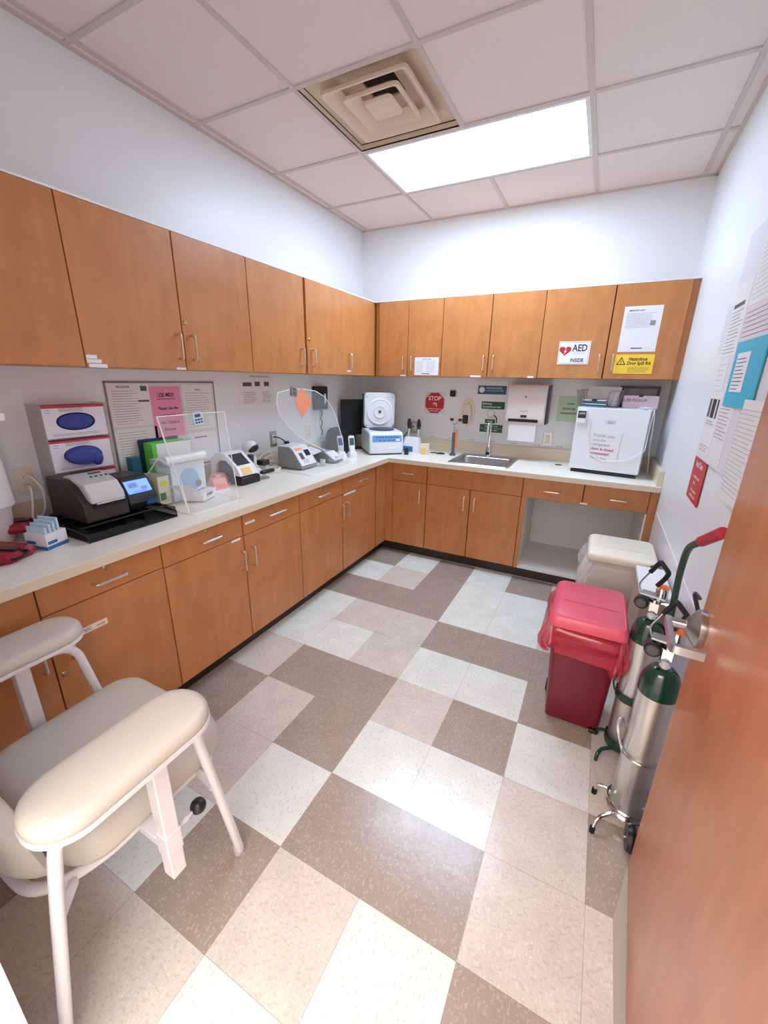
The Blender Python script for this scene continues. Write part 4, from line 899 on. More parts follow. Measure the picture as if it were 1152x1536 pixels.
b = B(); q = [(1.345,1.43), (1.26,1.36), (1.255,1.32), (1.29,1.23), (1.33,1.26), (1.435,1.335)]
def ox(z): return shx(z)+.005
b.loft([[(ox(z),y,z) for y,z in q], [(ox(z)+.001,y,z) for y,z in q]]); b.build('sheet', ORANGEP, t, True)
# small wedge reader and cup
t = thing('small_reader', 'low dark and white wedge reader right of the haemoglobin reader', 'analyzer', (-1.12, 1.62, CT+.007))
prof = [(-1.03,zb), (-1.03,zb+.02), (-1.12,zb+.075), (-1.22,zb+.08), (-1.22,zb)]
B().prism(prof, 1.585, 1.71, 'y').build('casing', GREY, t, True, bev=.005)
b = B(); b.hexa(slab((-1.03,zb+.02),(-1.12,zb+.075), 1.588, 1.707, -.001, .003)); b.build('front_cover', WHITE, t, True)
b = B(); b.hexa(slab((-1.05,zb+.033),(-1.06,zb+.039), 1.63, 1.66, .002, .0045)); b.build('button', DGREY, t, True)
t = thing('test_dispenser', 'small white device leaning on the dark box behind the small wedge reader', 'device', (-1.2, 1.53, CT+.006))
b = B(); b.hexa([(-1.24,1.48,CT+.007),(-1.18,1.48,CT+.007),(-1.18,1.56,CT+.007),(-1.24,1.56,CT+.007),(-1.24,1.48,CT+.09),(-1.18,1.48,CT+.07),(-1.18,1.56,CT+.08),(-1.24,1.56,CT+.1)]); b.build('base', DGREY, t, True)
b = B(); b.hexa([(-1.25,1.47,CT+.095),(-1.15,1.47,CT+.075),(-1.15,1.58,CT+.085),(-1.25,1.58,CT+.105),(-1.25,1.47,CT+.107),(-1.15,1.47,CT+.087),(-1.15,1.58,CT+.097),(-1.25,1.58,CT+.117)]); b.build('tilted_top', WHITE, t, True)
t = thing('specimen_cup', 'small clear cup with a white lid on the base of the curved shield', 'cup', (-1.06, 1.475, CT+.006))
b = B(); b.lathe([(.018,0),(.022,.045),(.022,.046),(.019,.046),(.016,.002)], (-1.06,1.475,CT+.0065)); b.build('cup', mat('clear_cup', (230,234,234), .1, alpha=.45), t, True)
# phone + case on the wall, monitor, thermometers
t = thing('wall_phone', 'black wall-mounted phone-like case with a white tag beside the curved shield', 'phone', (XL, 1.93, 1.22))
B().box(XL+.001,XL+.05,1.845,2.01,1.24,1.43).build('body', BLACK, t, True, bev=.008)
B().box(XL+.05,XL+.065,1.86,1.92,1.3,1.4).build('cradle', BLACKM, t, True, bev=.006)
B().box(XL+.05,XL+.053,1.955,1.975,1.29,1.37).build('tag', PAPER, t, True)
cable('dark twisted cord hanging from the black wall phone', [(XL+.03,1.93,1.24)] + [(XL+.03+.008*math.sin(k*1.6),1.93+.01*math.cos(k*1.6),1.22-.02*k) for k in range(12)], .005, BLACK, rad=.01)
cable('white looping cord under the black wall phone', [(XL+.03,1.89,1.24), (XL+.04,1.86,1.12), (XL+.04,1.9,1.01), (XL+.05,1.96,1.0), (XL+.03,1.99,1.1), (XL+.03,1.98,1.24)], .004, WHITE, rad=.06)
t = thing('monitor', 'black upright monitor back behind the open centrifuge', 'monitor', (-1.3, 2.28, CT))
M_ = Matrix.Translation((-1.29,2.33,CT)) @ Matrix.Rotation(.95,4,'Z')
B(M_).box(-.14,.14,-.01,.02,.13,.45).build('panel', BLACKM, t, True, bev=.004)
B(M_).box(-.03,.0,.0,.02,.01,.2).build('stand', BLACK, t, True)
B(M_).box(-.1,.08,-.05,.07,0,.012).build('foot', BLACK, t, True)
t = thing('black_bag', 'rounded black case on the counter left of the monitor', 'case', (-1.28, 2.03, CT))
b = B(); b.loft([[( -1.28+p[0]*f, 2.01+p[1]*f, CT+z) for p in rr(.16,.22,.05,5)] for z, f in ((0,.95),(.03,1),(.16,.95),(.21,.75),(.225,.4))]); b.build('shell', BLACKM, t, True)
def handheld(label, x, y, m, scr, rz_, tilt=.25, base=True):
    t = thing('thermometer', label, 'thermometer', (x,y,CT), rz_, None)
    if base:
        b = B(); b.loft([[(p[0]*f,p[1]*f,z) for p in rr(.075,.1,.02,4)] for z, f in ((0,1),(.02,1),(.045,.7),(.05,.4))]); b.build('base', WHITE, t)
    M_ = Matrix.Rotation(-tilt,4,'X'); M_ = Matrix.Translation((0,.0,.03)) @ M_
    b = B(M_); b.loft([[(p[0]*f,p[1],z) for p in rr(.052,.026,.01,3)] for z, f in ((0,.8),(.05,1),(.13,1.05),(.145,.9))]); b.build('body', m, t)
    b = B(M_); b.box(-.019,.019,-.0145,-.0128,.065,.125); b.build('display', scr, t)
    return t
handheld('small handheld meter with a dark blue screen, left of the white thermometer', -1.16, 1.88, LGREY, mat('screen_navy', (40,60,120), .3), .9)
handheld('white thermometer with a green screen on a white base beside the centrifuge', -1.085, 1.935, WHITE, SCRG, .8)
# ------------------------------------------------------------------ centrifuge
ang = math.radians(42)
t = thing('centrifuge', 'white benchtop centrifuge in the corner with its lid open and a blue panel', 'centrifuge', (-.875,2.165,CT), ang)
w2 = .152
b = B(); prof = [(0,.01),(-.005,.05),(.012,.175),(.03,.195),(.12,.2),(.35,.2),(.35,.01)]
b.prism(prof, -w2, w2); b.build('housing', mat('centrifuge_white', (222,228,232), .35), t, bev=.012)
B().box(-w2+.01,w2-.01,.01,.34,0,.01).build('foot_plate', BLACK, t)
def sl(x0, x1, s0, s1, o0, o1, A=(-.005,.05), C=(.012,.175)):
    a = Vector((0,A[0],A[1])); c = Vector((0,C[0],C[1])); n = Vector((0,-(c.z-a.z),(c.y-a.y))).normalized(); q = []
    for o_ in (o0, o1):
        for (s_, x) in ((s0,x0),(s0,x1),(s1,x1),(s1,x0)):
            p = a.lerp(c, s_)+n*o_; q.append((x,p.y,p.z))
    return q
b = B(); b.hexa(sl(-.125,.135,.5,.93,.0,.0022)); b.build('control_panel', SCRP, t)
b = B()
for k in range(8): b.hexa(sl(-.09+.025*k,-.075+.025*k,.78,.84,.002,.003))
for k in range(4): b.hexa(sl(-.07+.04*k,-.05+.04*k,.58,.62,.002,.003))
b.build('panel_print', NAVY, t)
b = B(); b.hexa(sl(.085,.12,.55,.7,.002,.004)); b.hexa(sl(.02,.075,.05,.16,.0,.002)); b.build('button', WHITE, t)
b = B(); b.loft([[(.0+.115*math.cos(a), .185+.115*math.sin(a)*.95, z) for a in [2*PI*k/32 for k in range(32)]] for z in (.1995,.206)]); b.build('rim', BLACK, t)
lm = Matrix.Translation((0,.3,.2)) @ Matrix.Rotation(.06,4,'X')
b = B(lm); b.loft([[(p[0],y,p[1]+.16) for p in rr(.285*f,.31*f2,.04,5)] for y, f, f2 in ((-.028,.97,.97),(-.02,1,1),(.02,1,1),(.035,.94,.94))]); b.build('lid', mat('centrifuge_white', (222,228,232), .35), t)
b = B(lm); b.loft([[(r_*math.cos(a), y, .15+r_*math.sin(a)) for a in [2*PI*k/36 for k in range(36)]] for r_, y in ((.118,-.0278),(.118,-.034),(.108,-.036),(.1,-.032),(.06,-.032),(.055,-.038),(.05,-.036),(.012,-.03))], cap=True, cap0=False); b.build('lid_ring', WHITE, t, sharp=25)
b = B(lm); b.loft([[(r_*math.cos(a), y, .15+r_*math.sin(a)) for a in [2*PI*k/20 for k in range(20)]] for r_, y in ((.014,-.031),(.012,-.036))]); b.build('hub', DGREY, t)
b = B(lm)
for x in (-.12,.12):
    for z in (.03,.28): b.cyl((x,-.027,z),(x,-.0305,z),.006,n=10)
b.build('screws', GREY, t)
B().box(-.14,.14,.318,.335,.19,.215).build('hinge', BLACK, t)
b = B(lm); b.box(-.146,.15,.036,.045,.0,.3); b.build('lid_back', BLACK, t)
# ------------------------------------------------------------------ back counter left of sink
t = thing('otoscope_set', 'otoscope charger with two upright black-tipped handles on a white and blue stand', 'medical instrument', (-.76, 2.5, CT))
b = B(); b.hexa([(-.86,2.42,CT),(-.68,2.42,CT),(-.68,2.52,CT),(-.86,2.52,CT),(-.83,2.45,CT+.13),(-.7,2.45,CT+.13),(-.7,2.5,CT+.13),(-.83,2.5,CT+.13)]); b.build('stand', WHITE, t, True, bev=.006)
B().box(-.865,-.74,2.415,2.4205,CT+.005,CT+.05).build('blue_label', BLUE, t, True)
for x in (-.81,-.715):
    b = B(); b.cyl((x,2.475,CT+.12),(x+.004,2.48,CT+.21),.012); h = b.build('handle', CHROME, t, True)
    b = B(); b.tube([(x+.004,2.48,CT+.205),(x+.008,2.475,CT+.24),(x+.012,2.46,CT+.29)], [.013,.02,.012], 12); b.build('black_head', BLACK, h, True)
t = thing('black_cup', 'small black cup beside the centrifuge corner', 'cup', (-.735,2.26,CT)); B().lathe([(0,0),(.018,0),(.021,.055),(.017,.055),(.015,.01),(0,.01)], (-.735,2.275,CT)).build('cup', BLACK, t, True)
t = thing('cream_cup', 'small cream plastic tub in front of the otoscope stand', 'cup', (-.605,2.38,CT)); b = B(); b.loft([[(-.605+p[0]*f,2.385+p[1]*f,CT+z) for p in rr(.065,.065,.012,4)] for z, f in ((0,.9),(.075,1.1),(.09,1.1))]); b.build('tub', mat('tub_cream', (238,232,208), .4), t, True)
B().box(-.63,-.58,2.3475,2.3485,CT+.02,CT+.06).build('label', YSTK, t, True)
cable('thin grey tube snaking along the back counter to the faucet', [(-.64,2.52,CT+.08), (-.5,2.6,CT+.06), (-.3,2.64,CT+.03), (-.16,2.645,CT+.006), (-.12,2.62,CT+.006)], .004, LGREY)
cable('black loop of tubing on the counter beside the cream tub', [(-.57+.0*k,2.44,CT+.01) for k in range(1)] + [(-.49+.04*math.cos(k*.6+2.6), 2.47+.025*math.sin(k*.6+2.6), CT+.006) for k in range(11)], .0045, BLACK, rad=.01)
cable('black power cord from the back outlet down to the counter', [(-.84,2.677,1.07), (-.85,2.645,1.07), (-.9,2.635,1.0), (-.97,2.625,.93), (-1.02,2.62,.872)], .0045, BLACK)
t = thing('eye_wash', 'dark upright eyewash spray handle with two red-capped nozzles beside the sink', 'eyewash', (-.372,2.46,CT))
b = B(); b.lathe([(0,0),(.028,0),(.026,.008),(.014,.03),(.013,.2),(.0,.2)], (-.372,2.46,CT)); b.build('handle', DGREY, t, True)
b = B(); b.tube([(-.372,2.46,CT+.2),(-.37,2.46,CT+.26)], .009, 10); b.tube(smooth_path([(-.395,2.45,CT+.3),(-.39,2.45,CT+.27),(-.355,2.45,CT+.265),(-.325,2.45,CT+.3)],.02), .008, 10); b.build('nozzle_arms', CHROME, t, True)
for x in (-.395,-.322):
    b = B(); b.ball((x,2.45,CT+.31), .018, 12, (1,1,.8)); n_ = b.build('nozzle', BLACK, t, True)
    b = B(); b.lathe([(0,0),(.02,0),(.022,.006),(.0,.009)], (x,2.45,CT+.322)); b.build('red_cap', mat('cap_salmon', (240,150,130), .5), n_, True)
b = B(); b.box(-.352,-.335,2.45,2.453,CT+.07,CT+.23); b.build('orange_tag', ORANGE, t, True)
# ------------------------------------------------------------------ refrigerator
rf = math.atan2(2.2-2.27, .44)
t = thing('mini_refrigerator', 'small white countertop refrigerator with a taped note on its door', 'refrigerator', (.805,2.28,CT), -.13)
B().box(-.222,.222,.03,.36,.018,.44).build('cabinet', mat('fridge_white', (226,230,236), .3), t, bev=.006)
b = B(); b.loft([[(p[0],y,p[1]+.245) for p in rr(.446*f,.435*f2,.012,4)] for y, f, f2 in ((-.02,.985,.985),(-.014,1,1),(.026,1,1))]); b.build('door', mat('fridge_white', (226,230,236), .3), t)
B().box(-.225,.225,-.004,.36,.44,.463).build('top_panel', mat('fridge_top', (214,216,220), .35), t, bev=.003)
B().box(-.21,.21,-.005,.35,.0,.02).build('foot_strip', BLACK, t)
b = B()
for q in ((-.03,.03,.362,.364),(-.03,.03,.38,.382),(-.03,-.0285,.362,.382),(.0285,.03,.362,.382)): b.rect(q[0],q[1],q[2],q[3],-.0215)
b.text('Sanyo', 0, .372, -.0215, .015, True); b.build('brand_plate_print', GREY, t)
B().cyl((.19,-.006,.463),(.19,-.006,.468),.012).build('hinge_cap', LGREY, t)
n = thing('fridge_thermometer', 'digital thermometer with a dark display stuck on the upper left refrigerator door', 'thermometer', t.location, -.13)
B().box(-.215,-.155,-.036,-.021,.355,.445).build('casing', WHITE, n, bev=.003)
B().box(-.211,-.159,-.0375,-.036,.39,.44).build('display', SCRK, n)
B().box(-.205,-.165,-.038,-.0375,.415,.43).build('display_digits', GREY, n)
n = thing('door_note', 'white note reading PLEASE make sure the refrigerator door is closed completely', 'paper', t.location, -.13)
Mn = Matrix.Translation((-.02,0,.19)) @ Matrix.Rotation(.04,4,'Y')
B(Mn).box(-.1,.1,-.023,-.0215,-.13,.12).build('sheet', PAPER, n)
for k, (tx, c_) in enumerate((('PLEASE make', INKG), ('sure the', INKG), ('refrigerator', INKG), ('door is closed', INKR), ('completely!!', INKR), ('Thank you.', INKG))):
    b = B(Mn); b.text(tx, -.072, .085-.031*k, -.0236, .026, k in (3,4), .95, 'L'); b.build('lettering', c_, n)
def flocal(p, o=t): return (Matrix.Translation(o.location) @ Matrix.Rotation(-.13,4,'Z')) @ Vector(p)
cable('white thermometer wire looping across the refrigerator door and up its side', [flocal(p) for p in ((-.155,-.03,.39), (-.12,-.026,.395), (-.13,-.026,.33), (-.1,-.026,.14), (.0,-.03,.1), (.12,-.03,.12), (.2,-.03,.17), (.235,-.03,.2), (.232,-.01,.25), (.235,-.01,.4), (.24,.02,.475))], .0025, WHITE)
# on the fridge
zt = CT+.4635
Mb = Matrix.Translation(flocal((-.11,.12,.463))) @ Matrix.Rotation(-.13,4,'Z')
t = thing('wire_basket', 'white wire basket holding papers on top of the refrigerator', 'basket', Mb.translation, -.13)
b = B(); W = mat('wire_grey', (120,120,124), .35, metal=.6)
bx0,bx1,by0,by1,bz = -.115,.115,-.09,.13,.115
for (o_, z_) in ((0,.003),(.03,bz)):
    q = [(bx0-o_,by0,z_),(bx1+o_,by0,z_),(bx1+o_,by1,z_),(bx0-o_,by1,z_)]
    if z_ > .1: b.tube([q[1],q[2]], .003, 6).tube([q[2],q[3]], .003, 6).tube([q[3],q[0]], .003, 6).tube(smooth_path([q[0],(bx0+.02,by0,bz),(bx0+.03,by0,.003)],.02), .003, 6).tube(smooth_path([q[1],(bx1-.045,by0,bz),(bx1-.06,by0,.003)],.02), .003, 6)
    else: b.tube(q+[q[0]], .003, 6)
for k in range(7):
    y = by0+(by1-by0)*k/6; b.tube([(bx0-.03,y,bz),(bx0,y,.003)], .0015, 5).tube([(bx1+.03,y,bz),(bx1,y,.003)], .0015, 5)
for k in range(7):
    x = bx0+(bx1-bx0)*k/6; b.tube([(x,by1,bz),(x,by1,.003)], .0015, 5).tube([(x,by0,.003),(x,by1,.003)], .0015, 5)
for k in range(3): b.tube([(bx1-.045+.03*k,by0,bz),(bx1-.06+.025*k,by0,.003)], .0015, 5)
b.build('wire_frame', W, t)
n = thing('paper_stack', 'white sheet of paper standing in the wire basket', 'paper', Mb.translation, -.13)
b = B(); b.hexa([(-.1,.08,.006),(.1,.08,.006),(.1,.1,.006),(-.1,.1,.006),(-.1,.108,.142),(.118,.108,.138),(.118,.118,.138),(-.1,.118,.142)]); b.build('sheets', PAPER, n)
n = thing('teal_folder', 'teal and white striped folder lying in the front of the wire basket', 'folder', Mb.translation, -.13)
B().box(-.1,.05,-.075,.05,.008,.045).build('cover', TEAL, n)
B().box(-.101,.051,-.0765,-.04,.02,.025).box(-.101,.051,-.0765,-.04,.045,.05).build('pages', WHITE, n)
B().box(-.04,-.008,-.08,-.04,.045,.056).build('binder_clip', BLACK, n)
t = thing('picture_frame', 'navy-edged document frame leaning on the wall behind the lab pickup card', 'frame', flocal((.11,.31,.463)), -.13)
b = B(); mk = Matrix.Rotation(-.06,4,'X'); b.M = mk
for q in ((-.12,.13,0,.02),(-.12,.13,.13,.15),(-.12,-.1,.02,.13),(.11,.13,.02,.13)): b.box(q[0],q[1],-.006,.006,q[2],q[3])
b.build('border', NAVY, t)
b = B(mk); b.box(-.1,.11,-.002,.003,.02,.13); b.build('document', GREY, t)
t = thing('lab_pickup_card', 'pink and white card reading LAB PICKUP clipped on top of the refrigerator', 'sign', flocal((.135,.2,.463)), -.13)
mk = Matrix.Rotation(-.12,4,'X')
b = B(mk); b.box(-.105,.11,-.004,.0,.0,.085); b.build('card', mat('card_pink', (240,222,236), .7), t)
b = B(mk); b.text('LAB PICKUP', -.03, .052, -.0046, .027, False); b.build('lettering', INK, t)
b = B(mk); b.box(-.012,.014,-.008,.004,.076,.094); b.build('binder_clip', BLACK, t)
cable('white cord draped over the right rear corner of the refrigerator', [flocal(p) for p in ((.15,.1,.47),(.2,.06,.475),(.235,.08,.46),(.245,.12,.4),(.25,.2,.2),(.27,.25,.01))], .004, WHITE)
# ------------------------------------------------------------------ bins
def skirt(cx, cy, w_, d_, z_top, z_bot, m, t, seed, bulge=.03, name='bag', left=0.0, amp=1.0):
    random.seed(seed); n = 96; loops = []
    ph = [random.uniform(0, 6.28) for _ in range(8)]
    base_ = rr(w_, d_, .04, 23)
    n = len(base_)
    K = 12
    for k in range(K+1):
        f = k/K; z = z_top + (z_bot-z_top)*f; lp = []
        for i, p in enumerate(base_):
            a = 2*PI*i/n
            out = bulge*math.sin(PI*min(1, f*1.05))**.7 + .006
            g = abs(math.sin(5.5*a+ph[0]+2.5*f))**.5; h = abs(math.sin(9.5*a+ph[1]-4*f+.6*math.sin(3*a)))**.6
            out += amp*(.016*g + .011*h - .014 + .003*math.sin(31*a+ph[2]+9*f))*(.25+f*(1.6-f))
            ux, uy = (p[0], p[1]); L_ = math.hypot(ux, uy)
            if ux < 0: out += left*math.sin(PI*f)*(-ux/L_)**2
            droop = (.035*math.sin(2*a+ph[3]) + .015*math.sin(5*a+ph[4]) + .006*math.sin(13*a+ph[5]))*f
            sx = p[0] + out*ux/L_; sy = p[1] + out*uy/L_
            if k == K: sx = p[0]*1.005; sy = p[1]*1.005
            lp.append((cx+sx, cy+sy, z+droop))
        loops.append(lp)
    b = B(); b.loft(loops, cap=False); return b.build(name, m, t, True, sharp=80)
def R3(cx, cy, w_, d_, r_, z, n=5): return [(p[0], p[1], z) for p in rr(w_, d_, r_, n, cx, cy)]
t = thing('waste_bin', 'red step-on waste bin with a pink-red bag folded over its rim', 'bin', (.825, .82, 0))
b = B(); b.loft([R3(.825,.822,.225,.225,.02,.015), R3(.815,.795,.262,.33,.03,.55)]); b.build('body', BINRED, t, True)
b = B(); lz = .56
b.loft([R3(.815,.79,.285,.37,.03,lz-.015), R3(.815,.79,.29,.375,.03,lz), R3(.815,.79,.285,.37,.03,lz+.018), R3(.815,.79,.265,.35,.03,lz+.03), R3(.815,.79,.255,.34,.03,lz+.028), R3(.815,.79,.24,.32,.03,lz+.034)]); b.build('lid', LIDRED, t, True, sharp=50)
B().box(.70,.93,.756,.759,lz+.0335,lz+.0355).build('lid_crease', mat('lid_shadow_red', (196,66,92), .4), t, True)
skirt(.815,.795,.27,.335,.55,.39, BAGRED, t, 5, .024, left=.025, amp=1.7)
for y in (.90,): 
    b = B(); b.lathe([(0,-.015),(.03,-.015),(.035,0),(.03,.015),(0,.015)], (.71,y,.036), 16, 'x'); b.build('wheel', BLACK, t, True)
B().box(.90,.935,.69,.715,.012,.03).build('pedal', BLACK, t, True, bev=.004)
t = thing('waste_bin', 'cream-lidded waste bin with a clear bag under the counter end', 'bin', (.955, 1.53, 0))
b = B(); b.loft([R3(.965,1.55,.25,.25,.02,.015), R3(.955,1.535,.3,.31,.03,.57)]); b.build('body', BINBGE, t, True)
lz = .585
b = B(); b.loft([R3(.955,1.53,.335,.35,.03,lz-.02), R3(.955,1.53,.34,.355,.03,lz), R3(.955,1.53,.33,.345,.03,lz+.015), R3(.955,1.53,.31,.33,.03,lz+.022)]); b.build('lid', LIDBGE, t, True, sharp=50)
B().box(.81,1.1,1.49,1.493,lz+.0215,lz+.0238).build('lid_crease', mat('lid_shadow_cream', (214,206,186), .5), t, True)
b = B(); b.cyl((1.095,1.352,lz),(1.095,1.352-.012,lz),.014); b.build('hinge_cap', BLACK, t, True)
b = B(); b.box(1.08,1.115,1.36,1.39,.5,lz-.02); b.build('hinge_bracket', mat('bracket_brown', (60,46,38), .5), t, True)
skirt(.955,1.535,.305,.315,.565,.33, BAGCLR, t, 11, .03, left=.035, amp=1.7)
B().box(.93,.98,1.39,1.43,.01,.03).build('pedal', BLACK, t, True, bev=.004)
t = thing('slim_bin', 'slim beige box with a flat white top against the right wall, behind the gas cylinders', 'box', (1.09, 1.14, 0))
B().box(1.02,1.138,.985,1.31,0,.575).build('body', BINBGE, t, True, bev=.006)
B().box(1.015,1.139,.98,1.315,.575,.6).build('lid', WHITE, t, True, bev=.004)

# ------------------------------------------------------------------ gas cylinders
def cylinder(label, x, y, z0, ang_, lean=(0,0)):
    t = thing('oxygen_cylinder', label, 'cylinder', (x, y, z0), ang_, None)
    r = .0555
    B().lathe([(0,0),(r-.006,0),(r,.008),(r,.5),(0,.5)], (0,0,0), 40).build('body', ALU, t, sharp=50)
    b = B(); b.lathe([(r+.0004,.497)] + [(.016+(r-.0155)*math.cos(a), .52+.075*math.sin(a)) for a in [PI/2*k/8 for k in range(9)]] + [(.0,.595)], (0,0,0), 40); b.build('green_shoulder', TGREEN, t, sharp=60)
    b = B(); b.lathe([(0,.594),(.018,.594),(.018,.61),(.014,.612),(.014,.66),(.02,.662),(.02,.675),(0,.675)], (0,0,0), 20); b.box(-.014,.014,-.014,.014,.625,.67); b.build('valve', CHROME, t)
    b = B(); b.lathe([(0,0),(.019,0),(.02,.004),(.02,.045),(.017,.05),(0,.05)], (.012,0,.675), 20); v = b.build('regulator', CHROME, t)
    b = B(); b.lathe([(0,.05),(.02,.05),(.022,.055),(.0,.062)], (.012,0,.675), 20); b.build('orange_cap', ORANGE, v)
    b = B(); b.lathe([(0,-.03),(.02,-.03),(.024,-.026),(.024,.012),(.02,.02),(0,.02)], (-.04,-.005,.655), 22, 'y'); g = b.build('gauge', BLACK, t)
    b = B(); b.lathe([(0,-.031),(.016,-.031),(.016,-.0305),(0,-.0305)], (-.04,-.005,.655), 18, 'y'); b.build('gauge_face', DGREY, g)
    b = B(); b.tube([(-.03,0,.655),(.03,0,.665)], .009, 8).tube([(.03,0,.665),(.045,0,.665)], .013, 8); b.box(-.05,.03,-.02,.02,.684,.69); b.build('yoke', STEEL, t)
    b = B(); b.tube(smooth_path([(-.05,-.012,.69),(-.062,-.012,.72),(-.03,-.01,.79)], .015), .003, 6).tube([(.0,-.01,.7),(-.005,-.01,.735)], .003, 6); hd_ = b.build('carry_handle', CHROME, t)
    b = B(); b.tube(smooth_path([(-.036,-.01,.775),(-.012,-.01,.825),(.02,-.01,.79),(.012,-.01,.765),(-.006,-.01,.73)], .006), .008, 8); b.build('handle_grip', BLACKM, hd_)
    b = B(); b.ball((.0,-.022,.612), .014, 12, (1,.6,1)); b.build('seal_tab', mat('seal_clear', (214,224,226), .1, alpha=.6), t)
    return t
cx1, cy1 = 1.018, .655
cx2, cy2 = 1.028, .355
cylinder('farther silver oxygen cylinder with a green shoulder, beside the red bin in a green cart', cx1, cy1, .06, -.3)
cylinder('nearer silver oxygen cylinder with a green shoulder, beside the door in a chrome stand', cx2, cy2, .055, -.2)
# paint marks / scuffs on the near cylinder live in its own material noise; carts
def ring(cx, cy, r_, z, a0=0, a1=2*PI, n=28): return [(cx+r_*math.cos(a0+(a1-a0)*k/n), cy+r_*math.sin(a0+(a1-a0)*k/n), z) for k in range(n+1)]
t = thing('cylinder_cart', 'dark green cylinder cart with a bent handle and red grips', 'cart', (cx1, cy1, 0))
b = B(); b.loft([[(cx1+.061*math.cos(a),cy1+.061*math.sin(a),z) for a in [2*PI*k/28 for k in range(28)]] for z in (.285,.315)], cap=False); b.build('collar', CGREEN, t, True)
b = B(); b.lathe([(0,.045),(.06,.045),(.064,.06),(.064,.085),(.0605,.085),(.0605,.0585),(0,.0585)], (cx1,cy1,0), 30); b.build('base_cup', CGREEN, t, True)
b = B(); b.tube(smooth_path([(cx1-.03,cy1-.045,.05),(.95,.592,.042),(.934,.562,.04),(.932,.556,.006)], .012), .007, 8); b.build('leg', CGREEN, t, True)
b = B(); b.tube(smooth_path([(cx1-.05,cy1+.03,.06),(.935,.70,.045),(.93,.705,.008)], .02), .007, 8); b.build('leg', CGREEN, t, True)
b = B(); b.tube(smooth_path([(cx1+.05,cy1+.045,.05),(1.078,.665,.1),(1.078,.655,.6),(1.055,.60,.86),(1.045,.54,.99),(1.045,.37,1.075)], .06, 6), .0105, 10); b.build('handle_tube', CGREEN, t, True)
b = B(); b.tube([(1.045,.40,1.06),(1.045,.24,1.14)], .0155, 12); b.build('red_grip', GRIPR, t, True)
b = B(); b.tube(smooth_path([(cx1-.05,cy1-.03,.3),(.945,.60,.34),(.935,.60,.385),(.955,.63,.41)], .02), .004, 6); b.build('latch_wire', mat('dark_wire', (70,76,72), .35, metal=.8), t, True)
b = B(); b.box(1.05,1.062,.594,.606,.84,.875); b.build('tag', mat('tag_cream', (206,196,160), .6), t, True)
for y in (.70,): 
    b = B(); b.lathe([(0,-.012),(.045,-.012),(.05,0),(.045,.012),(0,.012)], (1.115,y,.05), 20, 'x'); b.build('wheel', BLACK, t, True)
t = thing('cylinder_stand', 'chrome wire cylinder stand with black-tipped feet beside the door', 'stand', (cx2, cy2, 0))
b = B(); b.lathe([(0,.04),(.064,.04),(.064,.048),(.058,.0545),(0,.0545)], (cx2,cy2,0), 30); b; b.build('base_plate', CHROME, t, True)
B().tube(ring(cx2,cy2,.064,.075), .004, 6).build('lower_ring', CHROME, t, True); B().tube(ring(cx2,cy2,.06,.30), .003, 6).build('upper_ring', CHROME, t, True)
for p in ([(cx2-.05,cy2+.04,.05),(.935,.40,.055),(.93,.402,.012)], [(cx2-.04,cy2-.05,.05),(.94,.262,.055),(.926,.24,.012)]):
    b = B(); b.tube(smooth_path(p,.02), .006, 8); l_ = b.build('leg', CHROME, t, True)
    q = p[-1]; b = B(); b.cyl((q[0],q[1],0),(q[0],q[1],.022),.009,n=12); b.build('rubber_tip', RUBBER, l_, True)
b = B(); b.tube(smooth_path([(cx2-.058,cy2-.02,.3),(.95,.33,.36),(.94,.35,.40),(.955,.36,.42),(.965,.37,.37)], .02), .004, 6); b.build('latch_wire', CHROME, t, True)
b = B(); b.tube(smooth_path([(1.095,.36,.06),(1.095,.38,.8),(1.06,.41,.9),(1.09,.45,.86)], .04, 6), .006, 8); b.build('handle_tube', BLACK, t, True)
b = B(); b.lathe([(0,-.012),(.04,-.012),(.045,0),(.04,.012),(0,.012)], (1.035,.238,.047), 20, 'x'); b.build('wheel', BLACK, t, True)
b = B(); b.tube([(1.02,.235,.047),(1.03,.32,.048)], .005, 6); b.build('axle_arm', CHROME, t, True)

# ------------------------------------------------------------------ door
dth = math.atan2(-.022, .395)          # door direction from latch edge toward hinge
hx, hy = .974, -.892
L_ = 1.068
dang = math.atan2(.174-hy, 1.033-hx)   # along local +x from hinge to latch
t = bpy.data.objects.new('door_1', None); COL.objects.link(t); t.location = (hx, hy, 0); t.rotation_euler = (0,0,dang); t['kind'] = 'structure'
B().box(0, L_, -.0445, 0, .012, 2.12).build('door_panel', WOODD, t, bev=.002)   # local +y faces the camera (west)
M_ = Matrix.Translation((L_-.055, 0, .925))
b = B(M_); b.lathe([(0,0),(.046,0),(.047,.004),(.047,.014),(.042,.018),(.018,.036),(.0,.036)], (0,0,0), 36, 'y'); r_ = b.build('rose', STEEL, t, sharp=40)
b = B(M_); b.cyl((0,.018,0),(0,.07,0),.0125,n=20); h_ = b.build('lever_neck', STEEL, t)
def bar(path, w_, th_, b):
    # flat bar swept along a horizontal path, tall w_, thick th_
    P_ = [Vector(p) for p in path]; loops = []
    for i, p in enumerate(P_):
        d = (P_[min(i+1,len(P_)-1)]-P_[max(i-1,0)]).normalized(); n_ = Vector((-d.y,d.x,0))
        loops.append([p-n_*th_/2+Vector((0,0,-w_/2)), p+n_*th_/2+Vector((0,0,-w_/2)), p+n_*th_/2+Vector((0,0,w_/2)), p-n_*th_/2+Vector((0,0,w_/2))])
    b.loft(loops)
b = B(M_); bar(smooth_path([(.014,.072,0),(-.1,.072,0),(-.128,.072,0),(-.128,.012,0)], .02), .02, .012, b); b.build('lever', STEEL, t, bev=.002)
M2 = Matrix.Translation((L_-.055, -.0445, .925))
